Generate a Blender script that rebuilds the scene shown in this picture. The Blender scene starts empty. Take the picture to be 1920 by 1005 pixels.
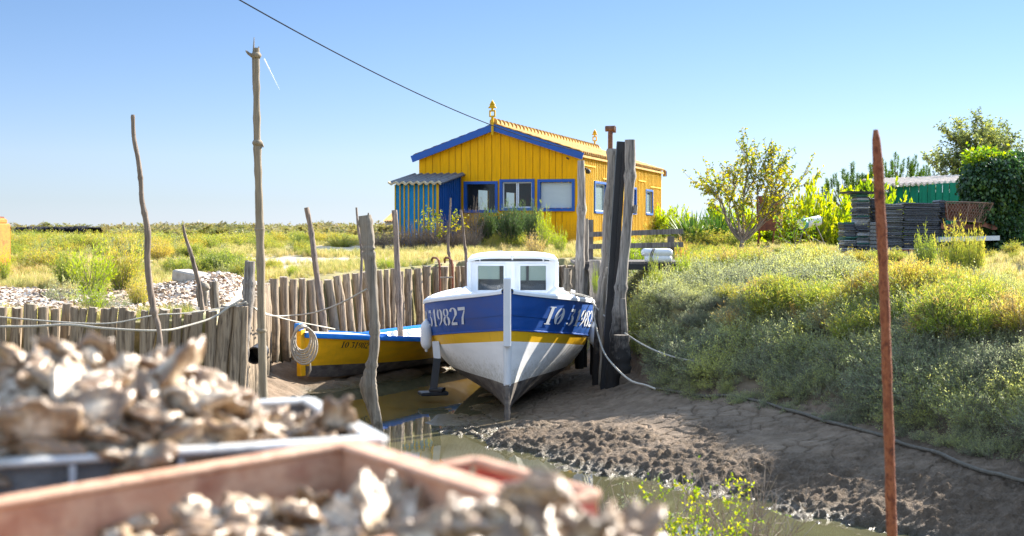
import bpy, math, random
import numpy as np
from mathutils import Vector, Matrix, Euler
PI = math.pi
R = math.radians
C = bpy.context.scene.collection
S = bpy.context.scene

# ---------------------------------------------------------------- camera
F = 2400.0                                   # focal length in pixels of the 1920 px wide photograph
CAMZ = 2.5                                   # eye above the water
PITCH = math.atan(75.5/F)
cd = bpy.data.cameras.new('camera'); cam = bpy.data.objects.new('camera', cd); C.objects.link(cam)
cam.location = (0, 0, CAMZ); cam.rotation_euler = (PI/2-PITCH, 0, 0)
cd.lens = 45.0; cd.sensor_width = 36.0; cd.clip_start = 0.05; cd.clip_end = 9000
cd.dof.use_dof = True; cd.dof.focus_distance = 18.5; cd.dof.aperture_fstop = 3.6; cd.dof.aperture_blades = 7
S.camera = cam
# ---------------------------------------------------------------- light
SUN_AZ = 50.0; SUN_EL = 31.0
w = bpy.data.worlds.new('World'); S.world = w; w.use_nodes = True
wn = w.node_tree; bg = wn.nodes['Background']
sky = wn.nodes.new('ShaderNodeTexSky'); sky.sky_type = 'NISHITA'; sky.sun_disc = False
sky.sun_elevation = R(SUN_EL); sky.sun_rotation = R(SUN_AZ); sky.altitude = 0
sky.air_density = 1.0; sky.dust_density = 0.0; sky.ozone_density = 2.5
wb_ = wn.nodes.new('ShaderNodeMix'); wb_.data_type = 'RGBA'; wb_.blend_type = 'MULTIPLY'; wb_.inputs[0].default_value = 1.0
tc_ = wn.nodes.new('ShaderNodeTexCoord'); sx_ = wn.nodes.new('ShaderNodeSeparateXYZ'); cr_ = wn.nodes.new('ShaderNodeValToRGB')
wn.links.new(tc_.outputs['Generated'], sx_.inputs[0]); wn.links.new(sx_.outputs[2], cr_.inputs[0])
el_ = cr_.color_ramp.elements                            # cooler and less glaring low down; brightened overhead as added fill for shaded faces
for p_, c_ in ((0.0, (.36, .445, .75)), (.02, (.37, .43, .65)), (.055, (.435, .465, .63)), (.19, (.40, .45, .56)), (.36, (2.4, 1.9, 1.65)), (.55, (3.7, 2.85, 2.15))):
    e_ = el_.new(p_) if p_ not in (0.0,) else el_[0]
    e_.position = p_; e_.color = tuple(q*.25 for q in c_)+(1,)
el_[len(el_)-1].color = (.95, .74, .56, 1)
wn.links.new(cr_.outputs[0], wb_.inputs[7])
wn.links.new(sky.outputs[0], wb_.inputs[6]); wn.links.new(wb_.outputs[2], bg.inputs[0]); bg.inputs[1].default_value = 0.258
sl = bpy.data.lights.new('sun', 'SUN'); sun = bpy.data.objects.new('sun', sl); C.objects.link(sun)
sl.energy = 4.2; sl.angle = R(0.5); sl.color = (1.0, 0.93, 0.82)
sdir = Vector((math.sin(R(SUN_AZ))*math.cos(R(SUN_EL)), math.cos(R(SUN_AZ))*math.cos(R(SUN_EL)), math.sin(R(SUN_EL))))
sun.rotation_euler = sdir.to_track_quat('Z', 'Y').to_euler(); sun.location = (30, 30, 30)
S.view_settings.view_transform = 'Standard'; S.view_settings.look = 'None'
S.view_settings.exposure = 2.0; S.view_settings.gamma = 1.0
S.cycles.max_bounces = 8; S.cycles.transparent_max_bounces = 12

# ---------------------------------------------------------------- helpers
def P(px, py, d):
    """pixel of the photograph at depth Y=d -> world point"""
    r = (px-960)/F; u = (502.5-py)/F
    y = math.cos(PITCH)+u*math.sin(PITCH); z = -math.sin(PITCH)+u*math.cos(PITCH)
    t = d/y
    return Vector((r*t, d, CAMZ+z*t))
def PZ(px, py, z):
    r = (px-960)/F; u = (502.5-py)/F
    y = math.cos(PITCH)+u*math.sin(PITCH); zz = -math.sin(PITCH)+u*math.cos(PITCH)
    t = (z-CAMZ)/zz
    return Vector((r*t, y*t, z))
def PP(px, py, o, n):
    """pixel -> point on the plane through o with normal n"""
    r = (px-960)/F; u = (502.5-py)/F
    dv = Vector((r, math.cos(PITCH)+u*math.sin(PITCH), -math.sin(PITCH)+u*math.cos(PITCH)))
    t = (Vector(o)-Vector((0, 0, CAMZ))).dot(n)/dv.dot(n)
    return Vector((0, 0, CAMZ))+dv*t

def hsh(ix, iy, seed):
    n = (ix.astype(np.int64)*374761393 + iy.astype(np.int64)*668265263 + seed*144269) & 0xffffffff
    n = ((n ^ (n >> 13))*1274126177) & 0xffffffff
    n = ((n ^ (n >> 15))*2246822519) & 0xffffffff
    return (n ^ (n >> 16))/4294967296.0
def vn(x, y, seed=0):
    x = np.asarray(x, float); y = np.asarray(y, float)
    ix = np.floor(x); iy = np.floor(y); fx = x-ix; fy = y-iy
    fx = fx*fx*(3-2*fx); fy = fy*fy*(3-2*fy)
    a = hsh(ix, iy, seed); b = hsh(ix+1, iy, seed); c = hsh(ix, iy+1, seed); d = hsh(ix+1, iy+1, seed)
    return (a+(b-a)*fx)*(1-fy)+(c+(d-c)*fx)*fy
def fbm(x, y, seed=0, o=4):
    s = 0; a = .5; t = 0
    for i in range(o):
        s = s+a*vn(x*2**i, y*2**i, seed+i*17); t += a; a *= .5
    return s/t
def voro(x, y, seed=0, ids=False):
    ix = np.floor(x); iy = np.floor(y)
    f1 = np.full(x.shape, 9.0); f2 = np.full(x.shape, 9.0); idn = np.zeros(x.shape)
    for i in (-1, 0, 1):
        for j in (-1, 0, 1):
            cx = ix+i; cy = iy+j
            d = np.hypot(cx+hsh(cx, cy, seed)-x, cy+hsh(cx, cy, seed+5)-y)
            f2 = np.where(d < f1, f1, np.minimum(f2, d)); idn = np.where(d < f1, hsh(cx, cy, seed+9), idn); f1 = np.minimum(f1, d)
    return (f1, f2, idn) if ids else (f1, f2)
def sstep(t):
    t = np.clip(t, 0, 1); return t*t*(3-2*t)
def sdist(x, y, pts):
    """signed distance to a polyline, positive on its right when walking along it"""
    best = np.full(np.shape(x), 1e9); sg = np.ones(np.shape(x)); bp_ = np.zeros(np.shape(x))
    n = len(pts)
    for i in range(n-1):
        ax, ay = pts[i]; bx, by = pts[i+1]
        dx, dy = bx-ax, by-ay; L2 = dx*dx+dy*dy
        t = ((x-ax)*dx+(y-ay)*dy)/L2
        t = np.clip(t, -50 if i == 0 else 0, 50 if i == n-2 else 1)
        qx = x-(ax+t*dx); qy = y-(ay+t*dy)
        d = np.hypot(qx, qy); cr_ = dx*(y-ay)-dy*(x-ax); s = np.where(cr_ < 0, 1.0, -1.0); pd_ = np.abs(cr_)/math.sqrt(L2)
        m = (d < best-1e-7) | ((d < best+1e-7) & (pd_ > bp_))
        best = np.where(m, d, best); sg = np.where(m, s, sg); bp_ = np.where(m, pd_, bp_)
    return best*sg

def wmat(o):
    m_ = Matrix.LocRotScale(o.location, o.rotation_euler, o.scale)
    return wmat(o.parent) @ m_ if o.parent else m_
class MB:
    def __init__(self): self.v = []; self.f = []; self.m = []; self.a = []; self.n = 0
    def add(self, v, f, m=0, a=None):
        v = [tuple(q) for q in v]
        self.v += v; self.f += [tuple(i+self.n for i in q) for q in f]; self.m += [m]*len(f)
        self.a += (list(a) if a is not None else [0.0]*len(v)); self.n += len(v); return self
    def box(self, c, s, rz=0, m=0, rot=None, bev=0.0):
        hx, hy, hz = s[0]/2, s[1]/2, s[2]/2
        Mx = (rot if rot is not None else Matrix.Rotation(rz, 3, 'Z'))
        c = Vector(c)
        if bev <= 0:
            vs = [Vector((x*hx, y*hy, z*hz)) for z in (-1, 1) for x, y in ((-1, -1), (1, -1), (1, 1), (-1, 1))]
            fs = [(0, 3, 2, 1), (4, 5, 6, 7), (0, 1, 5, 4), (1, 2, 6, 5), (2, 3, 7, 6), (3, 0, 4, 7)]
        else:
            b = min(bev, hx*.9, hy*.9, hz*.9); vs = []
            for z, ins in ((-hz, b), (-hz+b, 0), (hz-b, 0), (hz, b)):
                X, Y = hx-ins, hy-ins
                for x, y in ((-X+b, -Y), (X-b, -Y), (X, -Y+b), (X, Y-b), (X-b, Y), (-X+b, Y), (-X, Y-b), (-X, -Y+b)):
                    vs.append(Vector((x, y, z)))
            fs = [tuple(range(7, -1, -1)), tuple(range(24, 32))]
            for k in range(3):
                for i in range(8):
                    j = (i+1) % 8; fs.append((k*8+i, k*8+j, k*8+8+j, k*8+8+i))
        self.add([c+Mx @ q for q in vs], fs, m); return self
    def bar(self, a, b, wd, hd, m=0, up=(0, 0, 1)):
        a = Vector(a); b = Vector(b); d = (b-a); L = d.length; d.normalize()
        u = Vector(up); s = d.cross(u)
        if s.length < 1e-4: s = d.cross(Vector((1, 0, 0)))
        s.normalize(); u = s.cross(d).normalized()
        rot = Matrix((s, d, u)).transposed()
        return self.box((a+b)/2, (wd, L, hd), rot=rot, m=m)
    def tube(self, pts, rad, n=8, m=0, cap=True, rough=0.0, seed=0, capm=None, av=None):
        pts = [Vector(p) for p in pts]; k = len(pts)
        if not hasattr(rad, '__len__'): rad = [rad]*k
        T = [(pts[min(i+1, k-1)]-pts[max(i-1, 0)]).normalized() for i in range(k)]
        ref = Vector((0, 1, 0)) if abs(T[0].y) < .8 else Vector((1, 0, 0))
        s = T[0].cross(ref).normalized(); vs = []; L = 0
        for i in range(k):
            if i: L += (pts[i]-pts[i-1]).length
            s = (s-T[i]*s.dot(T[i])).normalized(); u = T[i].cross(s)
            for j in range(n):
                a = 2*PI*j/n; r = rad[i]
                if rough:
                    r *= 1+rough*(2*float(vn(4+1.6*math.cos(a)+seed*3.1, 4+1.6*math.sin(a)+L*3.0, seed))-1)
                vs.append(pts[i]+(s*math.cos(a)+u*math.sin(a))*r)
        fs = [(i*n+j, i*n+(j+1) % n, (i+1)*n+(j+1) % n, (i+1)*n+j) for i in range(k-1) for j in range(n)]
        self.add(vs, fs, m, av)
        if cap:
            cm = m if capm is None else capm
            base = self.n-k*n
            self.f += [tuple(base+j for j in range(n-1, -1, -1)), tuple(base+(k-1)*n+j for j in range(n))]; self.m += [cm, cm]
        return self
    def lathe(self, c, prof, n=20, m=0, axis=None):
        c = Vector(c); q = Vector(axis).normalized().to_track_quat('Z', 'Y').to_matrix() if axis else Matrix.Identity(3)
        vs = [c+q @ Vector((r*math.cos(2*PI*j/n), r*math.sin(2*PI*j/n), z)) for r, z in prof for j in range(n)]
        k = len(prof)
        fs = [(i*n+j, i*n+(j+1) % n, (i+1)*n+(j+1) % n, (i+1)*n+j) for i in range(k-1) for j in range(n)]
        fs += [tuple(range(n-1, -1, -1)), tuple((k-1)*n+j for j in range(n))]
        self.add(vs, fs, m); return self
    def grid(self, fn, nu, nv, m=0, mf=None, flip=False):
        vs = [fn(i/(nu-1), j/(nv-1)) for i in range(nu) for j in range(nv)]
        base = self.n; self.add(vs, [], m)
        for i in range(nu-1):
            for j in range(nv-1):
                q = (i*nv+j, (i+1)*nv+j, (i+1)*nv+j+1, i*nv+j+1)
                if flip: q = q[::-1]
                self.f.append(tuple(base+t for t in q)); self.m.append(mf(i, j) if mf else m)
        return self
    def build(self, name, mats, parent=None, smooth=False, loc=None, local=False, edge=None):
        me = bpy.data.meshes.new(name)
        vs = self.v
        off = None
        if parent is not None and not local: off = wmat(parent).inverted()
        elif loc is not None and not local: off = Matrix.Translation(-Vector(loc))
        if off is not None: vs = [tuple(off @ Vector(q)) for q in vs]
        me.from_pydata(vs, [], self.f)
        if not isinstance(mats, (list, tuple)): mats = [mats]
        for q in mats: me.materials.append(q)
        me.polygons.foreach_set('material_index', self.m)
        if smooth: me.polygons.foreach_set('use_smooth', [True]*len(self.f))
        if any(self.a):
            at = me.attributes.new('var', 'FLOAT', 'POINT'); at.data.foreach_set('value', self.a)
        me.update()
        if smooth and edge is not None:
            try: me.set_sharp_from_angle(angle=R(edge))
            except Exception: pass
        o = bpy.data.objects.new(name, me); C.objects.link(o)
        if parent is not None: o.parent = parent
        elif loc is not None: o.location = loc
        return o
def tag(o, label=None, cat=None, group=None, kind=None):
    if label: o['label'] = label
    if cat: o['category'] = cat
    if group: o['group'] = group
    if kind: o['kind'] = kind
    return o
def empty(name, loc, label, cat, group=None, rz=0):
    o = bpy.data.objects.new(name, None); C.objects.link(o); o.location = loc; o.rotation_euler = (0, 0, rz)
    o.empty_display_size = .2
    return tag(o, label, cat, group)

# ---------------------------------------------------------------- materials
def nodes(name):
    m = bpy.data.materials.new(name); m.use_nodes = True; nt = m.node_tree
    return m, nt, nt.nodes['Principled BSDF']
def nd(nt, t, **k):
    n = nt.nodes.new(t)
    for a, b in k.items(): setattr(n, a, b)
    return n
def ramp(nt, src, stops):
    r = nd(nt, 'ShaderNodeValToRGB'); e = r.color_ramp.elements
    while len(e) < len(stops): e.new(.5)
    for q, (p, c) in zip(e, stops):
        q.position = p; q.color = (*c, 1) if len(c) == 3 else c
    nt.links.new(src, r.inputs[0]); return r.outputs[0]
def coords(nt, scale=(1, 1, 1), kind='Object'):
    t = nd(nt, 'ShaderNodeTexCoord'); mp = nd(nt, 'ShaderNodeMapping'); mp.inputs['Scale'].default_value = scale
    nt.links.new(t.outputs[kind], mp.inputs[0]); return mp.outputs[0]
def noise(nt, vec, scale=5, detail=4, rough=.55, dist=0):
    n = nd(nt, 'ShaderNodeTexNoise'); n.inputs['Scale'].default_value = scale; n.inputs['Detail'].default_value = detail
    n.inputs['Roughness'].default_value = rough; n.inputs['Distortion'].default_value = dist
    nt.links.new(vec, n.inputs['Vector']); return n.outputs[0]
def mixc(nt, fac, a, b, blend='MIX'):
    m = nd(nt, 'ShaderNodeMix', data_type='RGBA', blend_type=blend)
    for i, q in ((0, fac), (6, a), (7, b)):
        if hasattr(q, 'is_linked') or hasattr(q, 'links'): nt.links.new(q, m.inputs[i])
        elif i == 0: m.inputs[0].default_value = q
        else: m.inputs[i].default_value = (*q, 1)
    return m.outputs[2]
def maprange(nt, src, a, b, c=0, d=1):
    m = nd(nt, 'ShaderNodeMapRange'); nt.links.new(src, m.inputs[0])
    for i, q in enumerate((a, b, c, d)): m.inputs[i+1].default_value = q
    return m.outputs[0]
def bump(nt, bs, src, strength=.5, dist=.02, prev=None):
    b = nd(nt, 'ShaderNodeBump'); b.inputs['Strength'].default_value = strength; b.inputs['Distance'].default_value = dist
    nt.links.new(src, b.inputs['Height'])
    if prev is not None: nt.links.new(prev, b.inputs['Normal'])
    nt.links.new(b.outputs[0], bs.inputs['Normal']); return b.outputs[0]
def mk(name, cols, scale=(5, 5, 5), rough=.7, bs=.3, bd=.01, bscale=None, metal=0, detail=5, dist=.3, lo=.3, hi=.7, spec=.5, coat=0):
    m, nt, b = nodes(name)
    v = coords(nt, scale); n = noise(nt, v, 1, detail, .6, dist)
    k = len(cols)
    if k == 1: b.inputs['Base Color'].default_value = (*cols[0], 1)
    else: nt.links.new(ramp(nt, n, [(lo+(hi-lo)*i/(k-1), c) for i, c in enumerate(cols)]), b.inputs['Base Color'])
    b.inputs['Roughness'].default_value = rough; b.inputs['Metallic'].default_value = metal
    b.inputs['Specular IOR Level'].default_value = spec; b.inputs['Coat Weight'].default_value = coat
    if bs > 0:
        v2 = coords(nt, bscale or tuple(q*3 for q in scale)); bump(nt, b, noise(nt, v2, 1, 4, .6), bs, bd)
    return m
def mk_wood(name, light, dark, wet=None, wetz=(.7, 1.2), gs=1.0):
    """weathered pole: fibres along z, darker tide stain below wetz (world height)"""
    m, nt, b = nodes(name)
    v = coords(nt, (38*gs, 38*gs, 2.2*gs)); n = noise(nt, v, 1, 6, .65, .6)
    v2 = coords(nt, (6, 6, 1.5)); n2 = noise(nt, v2, 1, 3, .5, .2)
    c = ramp(nt, n, [(.36, dark), (.5, tuple(a*.55+q*.45 for a, q in zip(light, dark))), (.66, light)])
    c = mixc(nt, maprange(nt, n2, .35, .7), c, tuple(q*.62 for q in light), 'MULTIPLY') if False else mixc(nt, maprange(nt, n2, .4, .75, 0, .6), c, tuple(q*.5 for q in light))
    oi_ = nd(nt, 'ShaderNodeObjectInfo').outputs['Random']; c = mixc(nt, maprange(nt, oi_, .0, 1, 0, .5), c, tuple(q*.45 for q in light)); 
    if wet is not None:
        g = nd(nt, 'ShaderNodeNewGeometry'); sx = nd(nt, 'ShaderNodeSeparateXYZ'); nt.links.new(g.outputs['Position'], sx.inputs[0])
        ad = nd(nt, 'ShaderNodeMath', operation='ADD'); nt.links.new(sx.outputs[2], ad.inputs[0])
        q = maprange(nt, noise(nt, coords(nt, (9, 9, 9), 'Object'), 1, 3), .3, .7, -.25, .25); nt.links.new(q, ad.inputs[1])
        c = mixc(nt, maprange(nt, ad.outputs[0], wetz[1], wetz[0]), c, wet)
    nt.links.new(c, b.inputs['Base Color']); b.inputs['Roughness'].default_value = .85; b.inputs['Specular IOR Level'].default_value = .25
    bump(nt, b, n, .8, .012)
    return m
def mk_paint(name, col, wear=(.25, .2, .15), amount=.72, rough=.4, grain=(2, 2, 14), var=.25, bs=.25, grime=None, streak=.35):
    """brushed paint with faint streaks and chipped spots"""
    m, nt, b = nodes(name)
    n = noise(nt, coords(nt, grain), 1.5, 5, .6, .2)
    c = ramp(nt, n, [(.25, tuple(q*(1-var) for q in col)), (.55, col), (.8, tuple(min(1, q*(1+var*.4)+.01) for q in col))])
    w_ = noise(nt, coords(nt, (9, 9, 9)), 2.2, 8, .75)
    c = mixc(nt, maprange(nt, w_, amount, amount+.05), c, wear)
    s_ = noise(nt, coords(nt, (7, 7, .7)), 1.6, 5, .7); c = mixc(nt, maprange(nt, s_, .52, .8, 0, streak), c, tuple(q*.45+.02 for q in col))
    if grime:
        g = nd(nt, 'ShaderNodeNewGeometry'); sx = nd(nt, 'ShaderNodeSeparateXYZ'); nt.links.new(g.outputs['Position'], sx.inputs[0])
        ad = nd(nt, 'ShaderNodeMath', operation='ADD'); nt.links.new(sx.outputs[2], ad.inputs[0]); nt.links.new(maprange(nt, w_, .3, .7, -.3, .3), ad.inputs[1])
        c = mixc(nt, maprange(nt, ad.outputs[0], grime[1], grime[0], 0, grime[3] if len(grime) > 3 else .7), c, grime[2])
    nt.links.new(c, b.inputs['Base Color']); b.inputs['Roughness'].default_value = rough; b.inputs['Specular IOR Level'].default_value = .15 if rough >= .6 else .5
    nt.links.new(maprange(nt, n, .3, .8, rough*.8, min(1, rough*1.5)), b.inputs['Roughness'])
    bump(nt, b, n, bs, .006); return m
def mk_leaf(name, cols, trans=.4, rough=.55, nscale=.8, spec=.3, tint=None):
    """foliage: colour varies per leaf (attribute), per clump (world noise); light shines through the leaves"""
    m, nt, b = nodes(name)
    at = nd(nt, 'ShaderNodeAttribute', attribute_name='var')
    g = nd(nt, 'ShaderNodeNewGeometry')
    n = noise(nt, g.outputs['Position'], nscale, 3, .6)
    oi = nd(nt, 'ShaderNodeObjectInfo')
    s = nd(nt, 'ShaderNodeMath', operation='MULTIPLY_ADD'); nt.links.new(n, s.inputs[0]); s.inputs[1].default_value = 1.1; nt.links.new(maprange(nt, at.outputs['Fac'], 0, 1, -.45, .25), s.inputs[2])
    s2 = nd(nt, 'ShaderNodeMath', operation='ADD'); nt.links.new(s.outputs[0], s2.inputs[0]); nt.links.new(maprange(nt, oi.outputs['Random'], 0, 1, -.12, .2), s2.inputs[1])
    k = len(cols)
    c = ramp(nt, s2.outputs[0], [(.1+.75*i/(k-1), q) for i, q in enumerate(cols)])
    nt.links.new(c, b.inputs['Base Color']); b.inputs['Roughness'].default_value = rough; b.inputs['Specular IOR Level'].default_value = spec
    tr = nd(nt, 'ShaderNodeBsdfTranslucent')
    hs = nd(nt, 'ShaderNodeHueSaturation'); hs.inputs['Saturation'].default_value = 1.1; hs.inputs['Value'].default_value = 1.5
    nt.links.new(c, hs.inputs['Color']); nt.links.new(hs.outputs[0], tr.inputs[0])
    mx = nd(nt, 'ShaderNodeMixShader'); mx.inputs[0].default_value = trans
    nt.links.new(b.outputs[0], mx.inputs[1]); nt.links.new(tr.outputs[0], mx.inputs[2])
    nt.links.new(mx.outputs[0], nt.nodes['Material Output'].inputs[0]); return m
def mk_glass(name, tint=(.8, .85, .85), t=.75):
    m, nt, b = nodes(name)
    b.inputs['Base Color'].default_value = (.05, .06, .07, 1); b.inputs['Roughness'].default_value = .04; b.inputs['Specular IOR Level'].default_value = .8
    tr = nd(nt, 'ShaderNodeBsdfTransparent'); tr.inputs[0].default_value = (*tint, 1)
    mx = nd(nt, 'ShaderNodeMixShader'); mx.inputs[0].default_value = t
    nt.links.new(b.outputs[0], mx.inputs[1]); nt.links.new(tr.outputs[0], mx.inputs[2])
    nt.links.new(mx.outputs[0], nt.nodes['Material Output'].inputs[0]); return m

M = {}
M['pile'] = mk_wood('pile_wood', (.50, .385, .265), (.075, .052, .036), (.07, .06, .045), (.25, .75))
M['pile_end'] = mk('pile_end_grain', [(.36, .3, .23), (.2, .16, .12)], (30, 30, 30), .9)
M['grey'] = mk_wood('grey_driftwood', (.46, .40, .34), (.05, .04, .034), (.025, .022, .02), (.85, 1.45))
M['stick'] = mk_wood('stick_bark', (.36, .28, .22), (.06, .043, .036), (.06, .05, .04), (.2, .5))
M['knobby'] = mk_wood('knobby_bark', (.40, .34, .27), (.06, .045, .03), (.08, .065, .045), (.05, .35), .7)
M['bamboo'] = mk_wood('bamboo_skin', (.44, .36, .26), (.09, .07, .05), None)
M['tar'] = mk('tarred_timber', [(.006, .006, .008), (.02, .02, .022)], (8, 8, 2), .5)
M['rail'] = mk_wood('rail_wood', (.27, .24, .215), (.08, .07, .06), None)
M['rust'] = mk('rusty_iron', [(.06, .022, .016), (.17, .048, .022), (.27, .095, .045), (.12, .035, .02)], (45, 45, 22), .95, 1, .008, (110, 110, 70), dist=1.0)
M['rust_box'] = mk('rusty_sheet', [(.08, .027, .018), (.16, .055, .028), (.27, .10, .05)], (5, 5, 5), .85, .5, .004)
M['yellow'] = mk_paint('yellow_board_paint', (.93, .43, .0), (.4, .25, .06), .68, .6, (9, 9, 1.0), .22, grime=(2.0, 2.7, (.16, .12, .03), .6))
M['yside'] = mk_paint('yellow_side_paint', (.72, .47, .07), (.4, .33, .18), .66, .65, (9, 9, 1.0), .2)
M['blue'] = mk_paint('blue_trim_paint', (.006, .085, .38), (.1, .12, .2), .75, .45, (3, 3, 3), .15)
M['teal'] = mk_paint('faded_blue_paint', (.015, .23, .48), (.1, .2, .26), .66, .6, (7, 7, 1), .3)
M['bluew'] = mk_paint('deep_blue_board_paint', (.012, .08, .30), (.05, .08, .12), .7, .6, (7, 7, 1), .3)
M['ybat'] = mk_paint('yellow_batten_paint', (.62, .36, .012), (.3, .25, .15), .7, .6, (7, 7, 1), .15)
M['hblue'] = mk_paint('hull_blue_paint', (.002, .066, .30), (.10, .14, .26), .71, .45, (1.2, 1.2, 6), .2, .12)
M['hyellow'] = mk_paint('hull_yellow_paint', (.80, .45, .012), (.3, .2, .05), .78, .35, (1.2, 1.2, 6), .12, .12)
M['hwhite'] = mk_paint('hull_white_paint', (.88, .87, .85), (.5, .47, .4), .70, .4, (1.2, 1.2, 5), .1, .15, grime=(.42, .70, (.40, .37, .27), .55), streak=.08)
M['hdark'] = mk('weedy_bottom', [(.045, .035, .03), (.12, .1, .085), (.2, .17, .14)], (5, 5, 9), .8, .7, .01)
M['stem'] = mk('stem_grey_white', [(.72, .73, .74), (.62, .63, .64)], (6, 6, 1.5), .6, .3)
M['cabin'] = mk_paint('cabin_white_paint', (.86, .87, .88), (.5, .5, .48), .78, .35, (3, 3, 3), .08, .1, streak=.08)
M['skyblue'] = mk_paint('bright_blue_paint', (.012, .22, .75), (.4, .5, .6), .74, .4, (3, 3, 3), .15)
M['byellow'] = mk_paint('boat_yellow_paint', (.90, .47, .005), (.2, .13, .05), .68, .45, (1.5, 1.5, 6), .22)
M['letter'] = mk('stencil_pale_paint', [(.55, .57, .60), (.66, .68, .7)], (20, 20, 20), .6, 0)
M['black'] = mk('stencil_black_paint', [(.012, .012, .012), (.03, .028, .025)], (20, 20, 20), .6, 0)
M['fender'] = mk('fender_vinyl', [(.74, .75, .76), (.62, .63, .64)], (7, 7, 7), .45, .1)
M['rope'] = mk('rope_fibre', [(.30, .27, .22), (.5, .46, .39)], (60, 60, 60), .9, .9, .004, (150, 150, 150))
M['darkrope'] = mk('muddy_rope', [(.07, .06, .045), (.15, .13, .1)], (40, 40, 40), .9, .9, .004)
M['glass'] = mk_glass('window_glass')
M['cglass'] = mk_glass('cabin_glass', (.85, .9, .92), .6)
M['gclear'] = mk_glass('clear_glass', (.97, .98, .98), .9)
M['blind'] = mk('white_blind', [(.86, .88, .88), (.8, .83, .83)], (3, 3, 9), .8)
M['wframe'] = mk('white_sash', [(.75, .76, .78)], (3, 3, 3), .4, 0)
M['inside'] = mk('boarded_interior', [(.11, .09, .07), (.19, .15, .11)], (3, 3, 3), .9)
M['tile'] = mk('canal_tile_clay', [(.46, .24, .04), (.56, .34, .07), (.34, .17, .045), (.54, .37, .13)], (5, 5, 5), .85, .6, .01)
M['tile_grey'] = mk('dark_fibre_sheet', [(.05, .055, .065), (.14, .14, .15), (.08, .09, .1)], (8, 8, 8), .8, .5)
M['sheet_edge'] = mk('weathered_sheet_edge', [(.55, .45, .28), (.4, .3, .18)], (12, 12, 12), .8)
M['concrete'] = mk('old_concrete', [(.28, .25, .21), (.42, .38, .33), (.2, .18, .15)], (7, 7, 7), .9, .6, .01)
M['green'] = mk_paint('green_board_paint', (.01, .2, .12), (.08, .15, .1), .66, .6, (6, 6, 1), .3)
M['pinkroof'] = mk('pale_tile', [(.5, .40, .32), (.6, .52, .43)], (6, 6, 6), .85)
M['orange'] = mk('orange_render', [(.55, .105, .005), (.62, .15, .006), (.38, .08, .008)], (4, 4, 8), .8, .5)
M['mesh'] = mk('black_mesh_plastic', [(.03, .03, .036), (.10, .10, .11), (.05, .052, .06)], (25, 25, 40), .6, .9, .01)
M['meshgrey'] = mk('grey_mesh_plastic', [(.11, .11, .11), (.24, .23, .22)], (25, 25, 40), .7, .9, .01)
M['meshgreen'] = mk('green_mesh_plastic', [(.03, .12, .09), (.08, .2, .17)], (25, 25, 40), .7, .9, .01)
M['meshpale'] = mk('pale_mesh_plastic', [(.3, .3, .32), (.45, .42, .38)], (25, 25, 40), .7, .9, .01)
M['flue'] = mk('sooty_flue', [(.05, .03, .022), (.11, .055, .035), (.17, .1, .07)], (8, 8, 8), .8, .4)
M['bagcloth'] = mk('black_bag_cloth', [(.01, .01, .013), (.03, .03, .035)], (2, 2, 4), 1, .5, spec=.05)
M['white'] = mk('white_plastic', [(.72, .73, .75), (.6, .61, .63)], (6, 6, 6), .5, .2)
M['pinkp'] = mk('pale_pink_pallet', [(.5, .36, .36), (.62, .5, .48)], (6, 6, 6), .8)
M['redp'] = mk('red_pallet_edge', [(.2, .02, .03), (.3, .04, .05)], (6, 6, 6), .8)
M['wire'] = mk('rusty_wire', [(.16, .09, .06), (.3, .2, .15)], (30, 30, 30), .8)
M['teald'] = mk('teal_drum_paint', [(.03, .2, .2), (.08, .3, .28)], (9, 9, 9), .6)
M['cgrey'] = mk('grey_crate_plastic', [(.48, .48, .49), (.6, .6, .58), (.38, .36, .32)], (9, 9, 9), .6, .3)
M['cpink'] = mk('sunfaded_red_crate', [(.46, .20, .11), (.60, .36, .23), (.35, .14, .08)], (11, 11, 11), .65, .5)
M['cred'] = mk('red_crate_inside', [(.42, .08, .06), (.5, .14, .1)], (11, 11, 11), .6, .3)
M['contrail'] = mk('contrail_vapour', [(.9, .9, .92)], (1, 1, 1), 1, 0)
M['bark'] = mk('tree_bark', [(.13, .10, .08), (.25, .21, .17)], (20, 20, 5), .9, .8, .01)
M['twig'] = mk('dry_twig', [(.15, .115, .09), (.30, .24, .19)], (20, 20, 20), .9, 0)
M['steel'] = mk('dull_cleat_metal', [(.35, .3, .25), (.5, .47, .42)], (20, 20, 20), .5, .2, metal=.6)
# foliage
M['l_salt'] = mk_leaf('saltbush_leaf', [(.10, .11, .075), (.20, .22, .14), (.30, .33, .18), (.48, .48, .14)], .42)
M['l_glass'] = mk_leaf('glasswort_leaf', [(.085, .125, .035), (.18, .24, .045), (.33, .37, .06), (.48, .37, .08)], .42, nscale=.6)
M['l_lime'] = mk_leaf('lime_leaf', [(.10, .17, .02), (.24, .33, .03), (.40, .45, .04)], .45)
M['l_dark'] = mk_leaf('rosemary_leaf', [(.03, .05, .02), (.06, .10, .035), (.11, .17, .05)], .3)
M['l_dead'] = mk_leaf('dead_brush_leaf', [(.06, .05, .04), (.11, .085, .065), (.16, .12, .09)], .2)
M['l_fruit'] = mk_leaf('fruit_tree_leaf', [(.05, .09, .015), (.12, .17, .02), (.30, .30, .02), (.42, .33, .03)], .5, nscale=1.5)
M['l_yel'] = mk_leaf('yellowing_leaf', [(.07, .14, .02), (.2, .29, .025), (.48, .46, .03)], .5, nscale=1.2)
M['l_olive'] = mk_leaf('thin_grey_green_leaf', [(.10, .13, .05), (.22, .25, .08), (.44, .43, .07)], .5, nscale=1.0)
M['l_pine'] = mk_leaf('pine_needle', [(.03, .07, .012), (.09, .16, .02), (.16, .24, .03)], .3)
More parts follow.
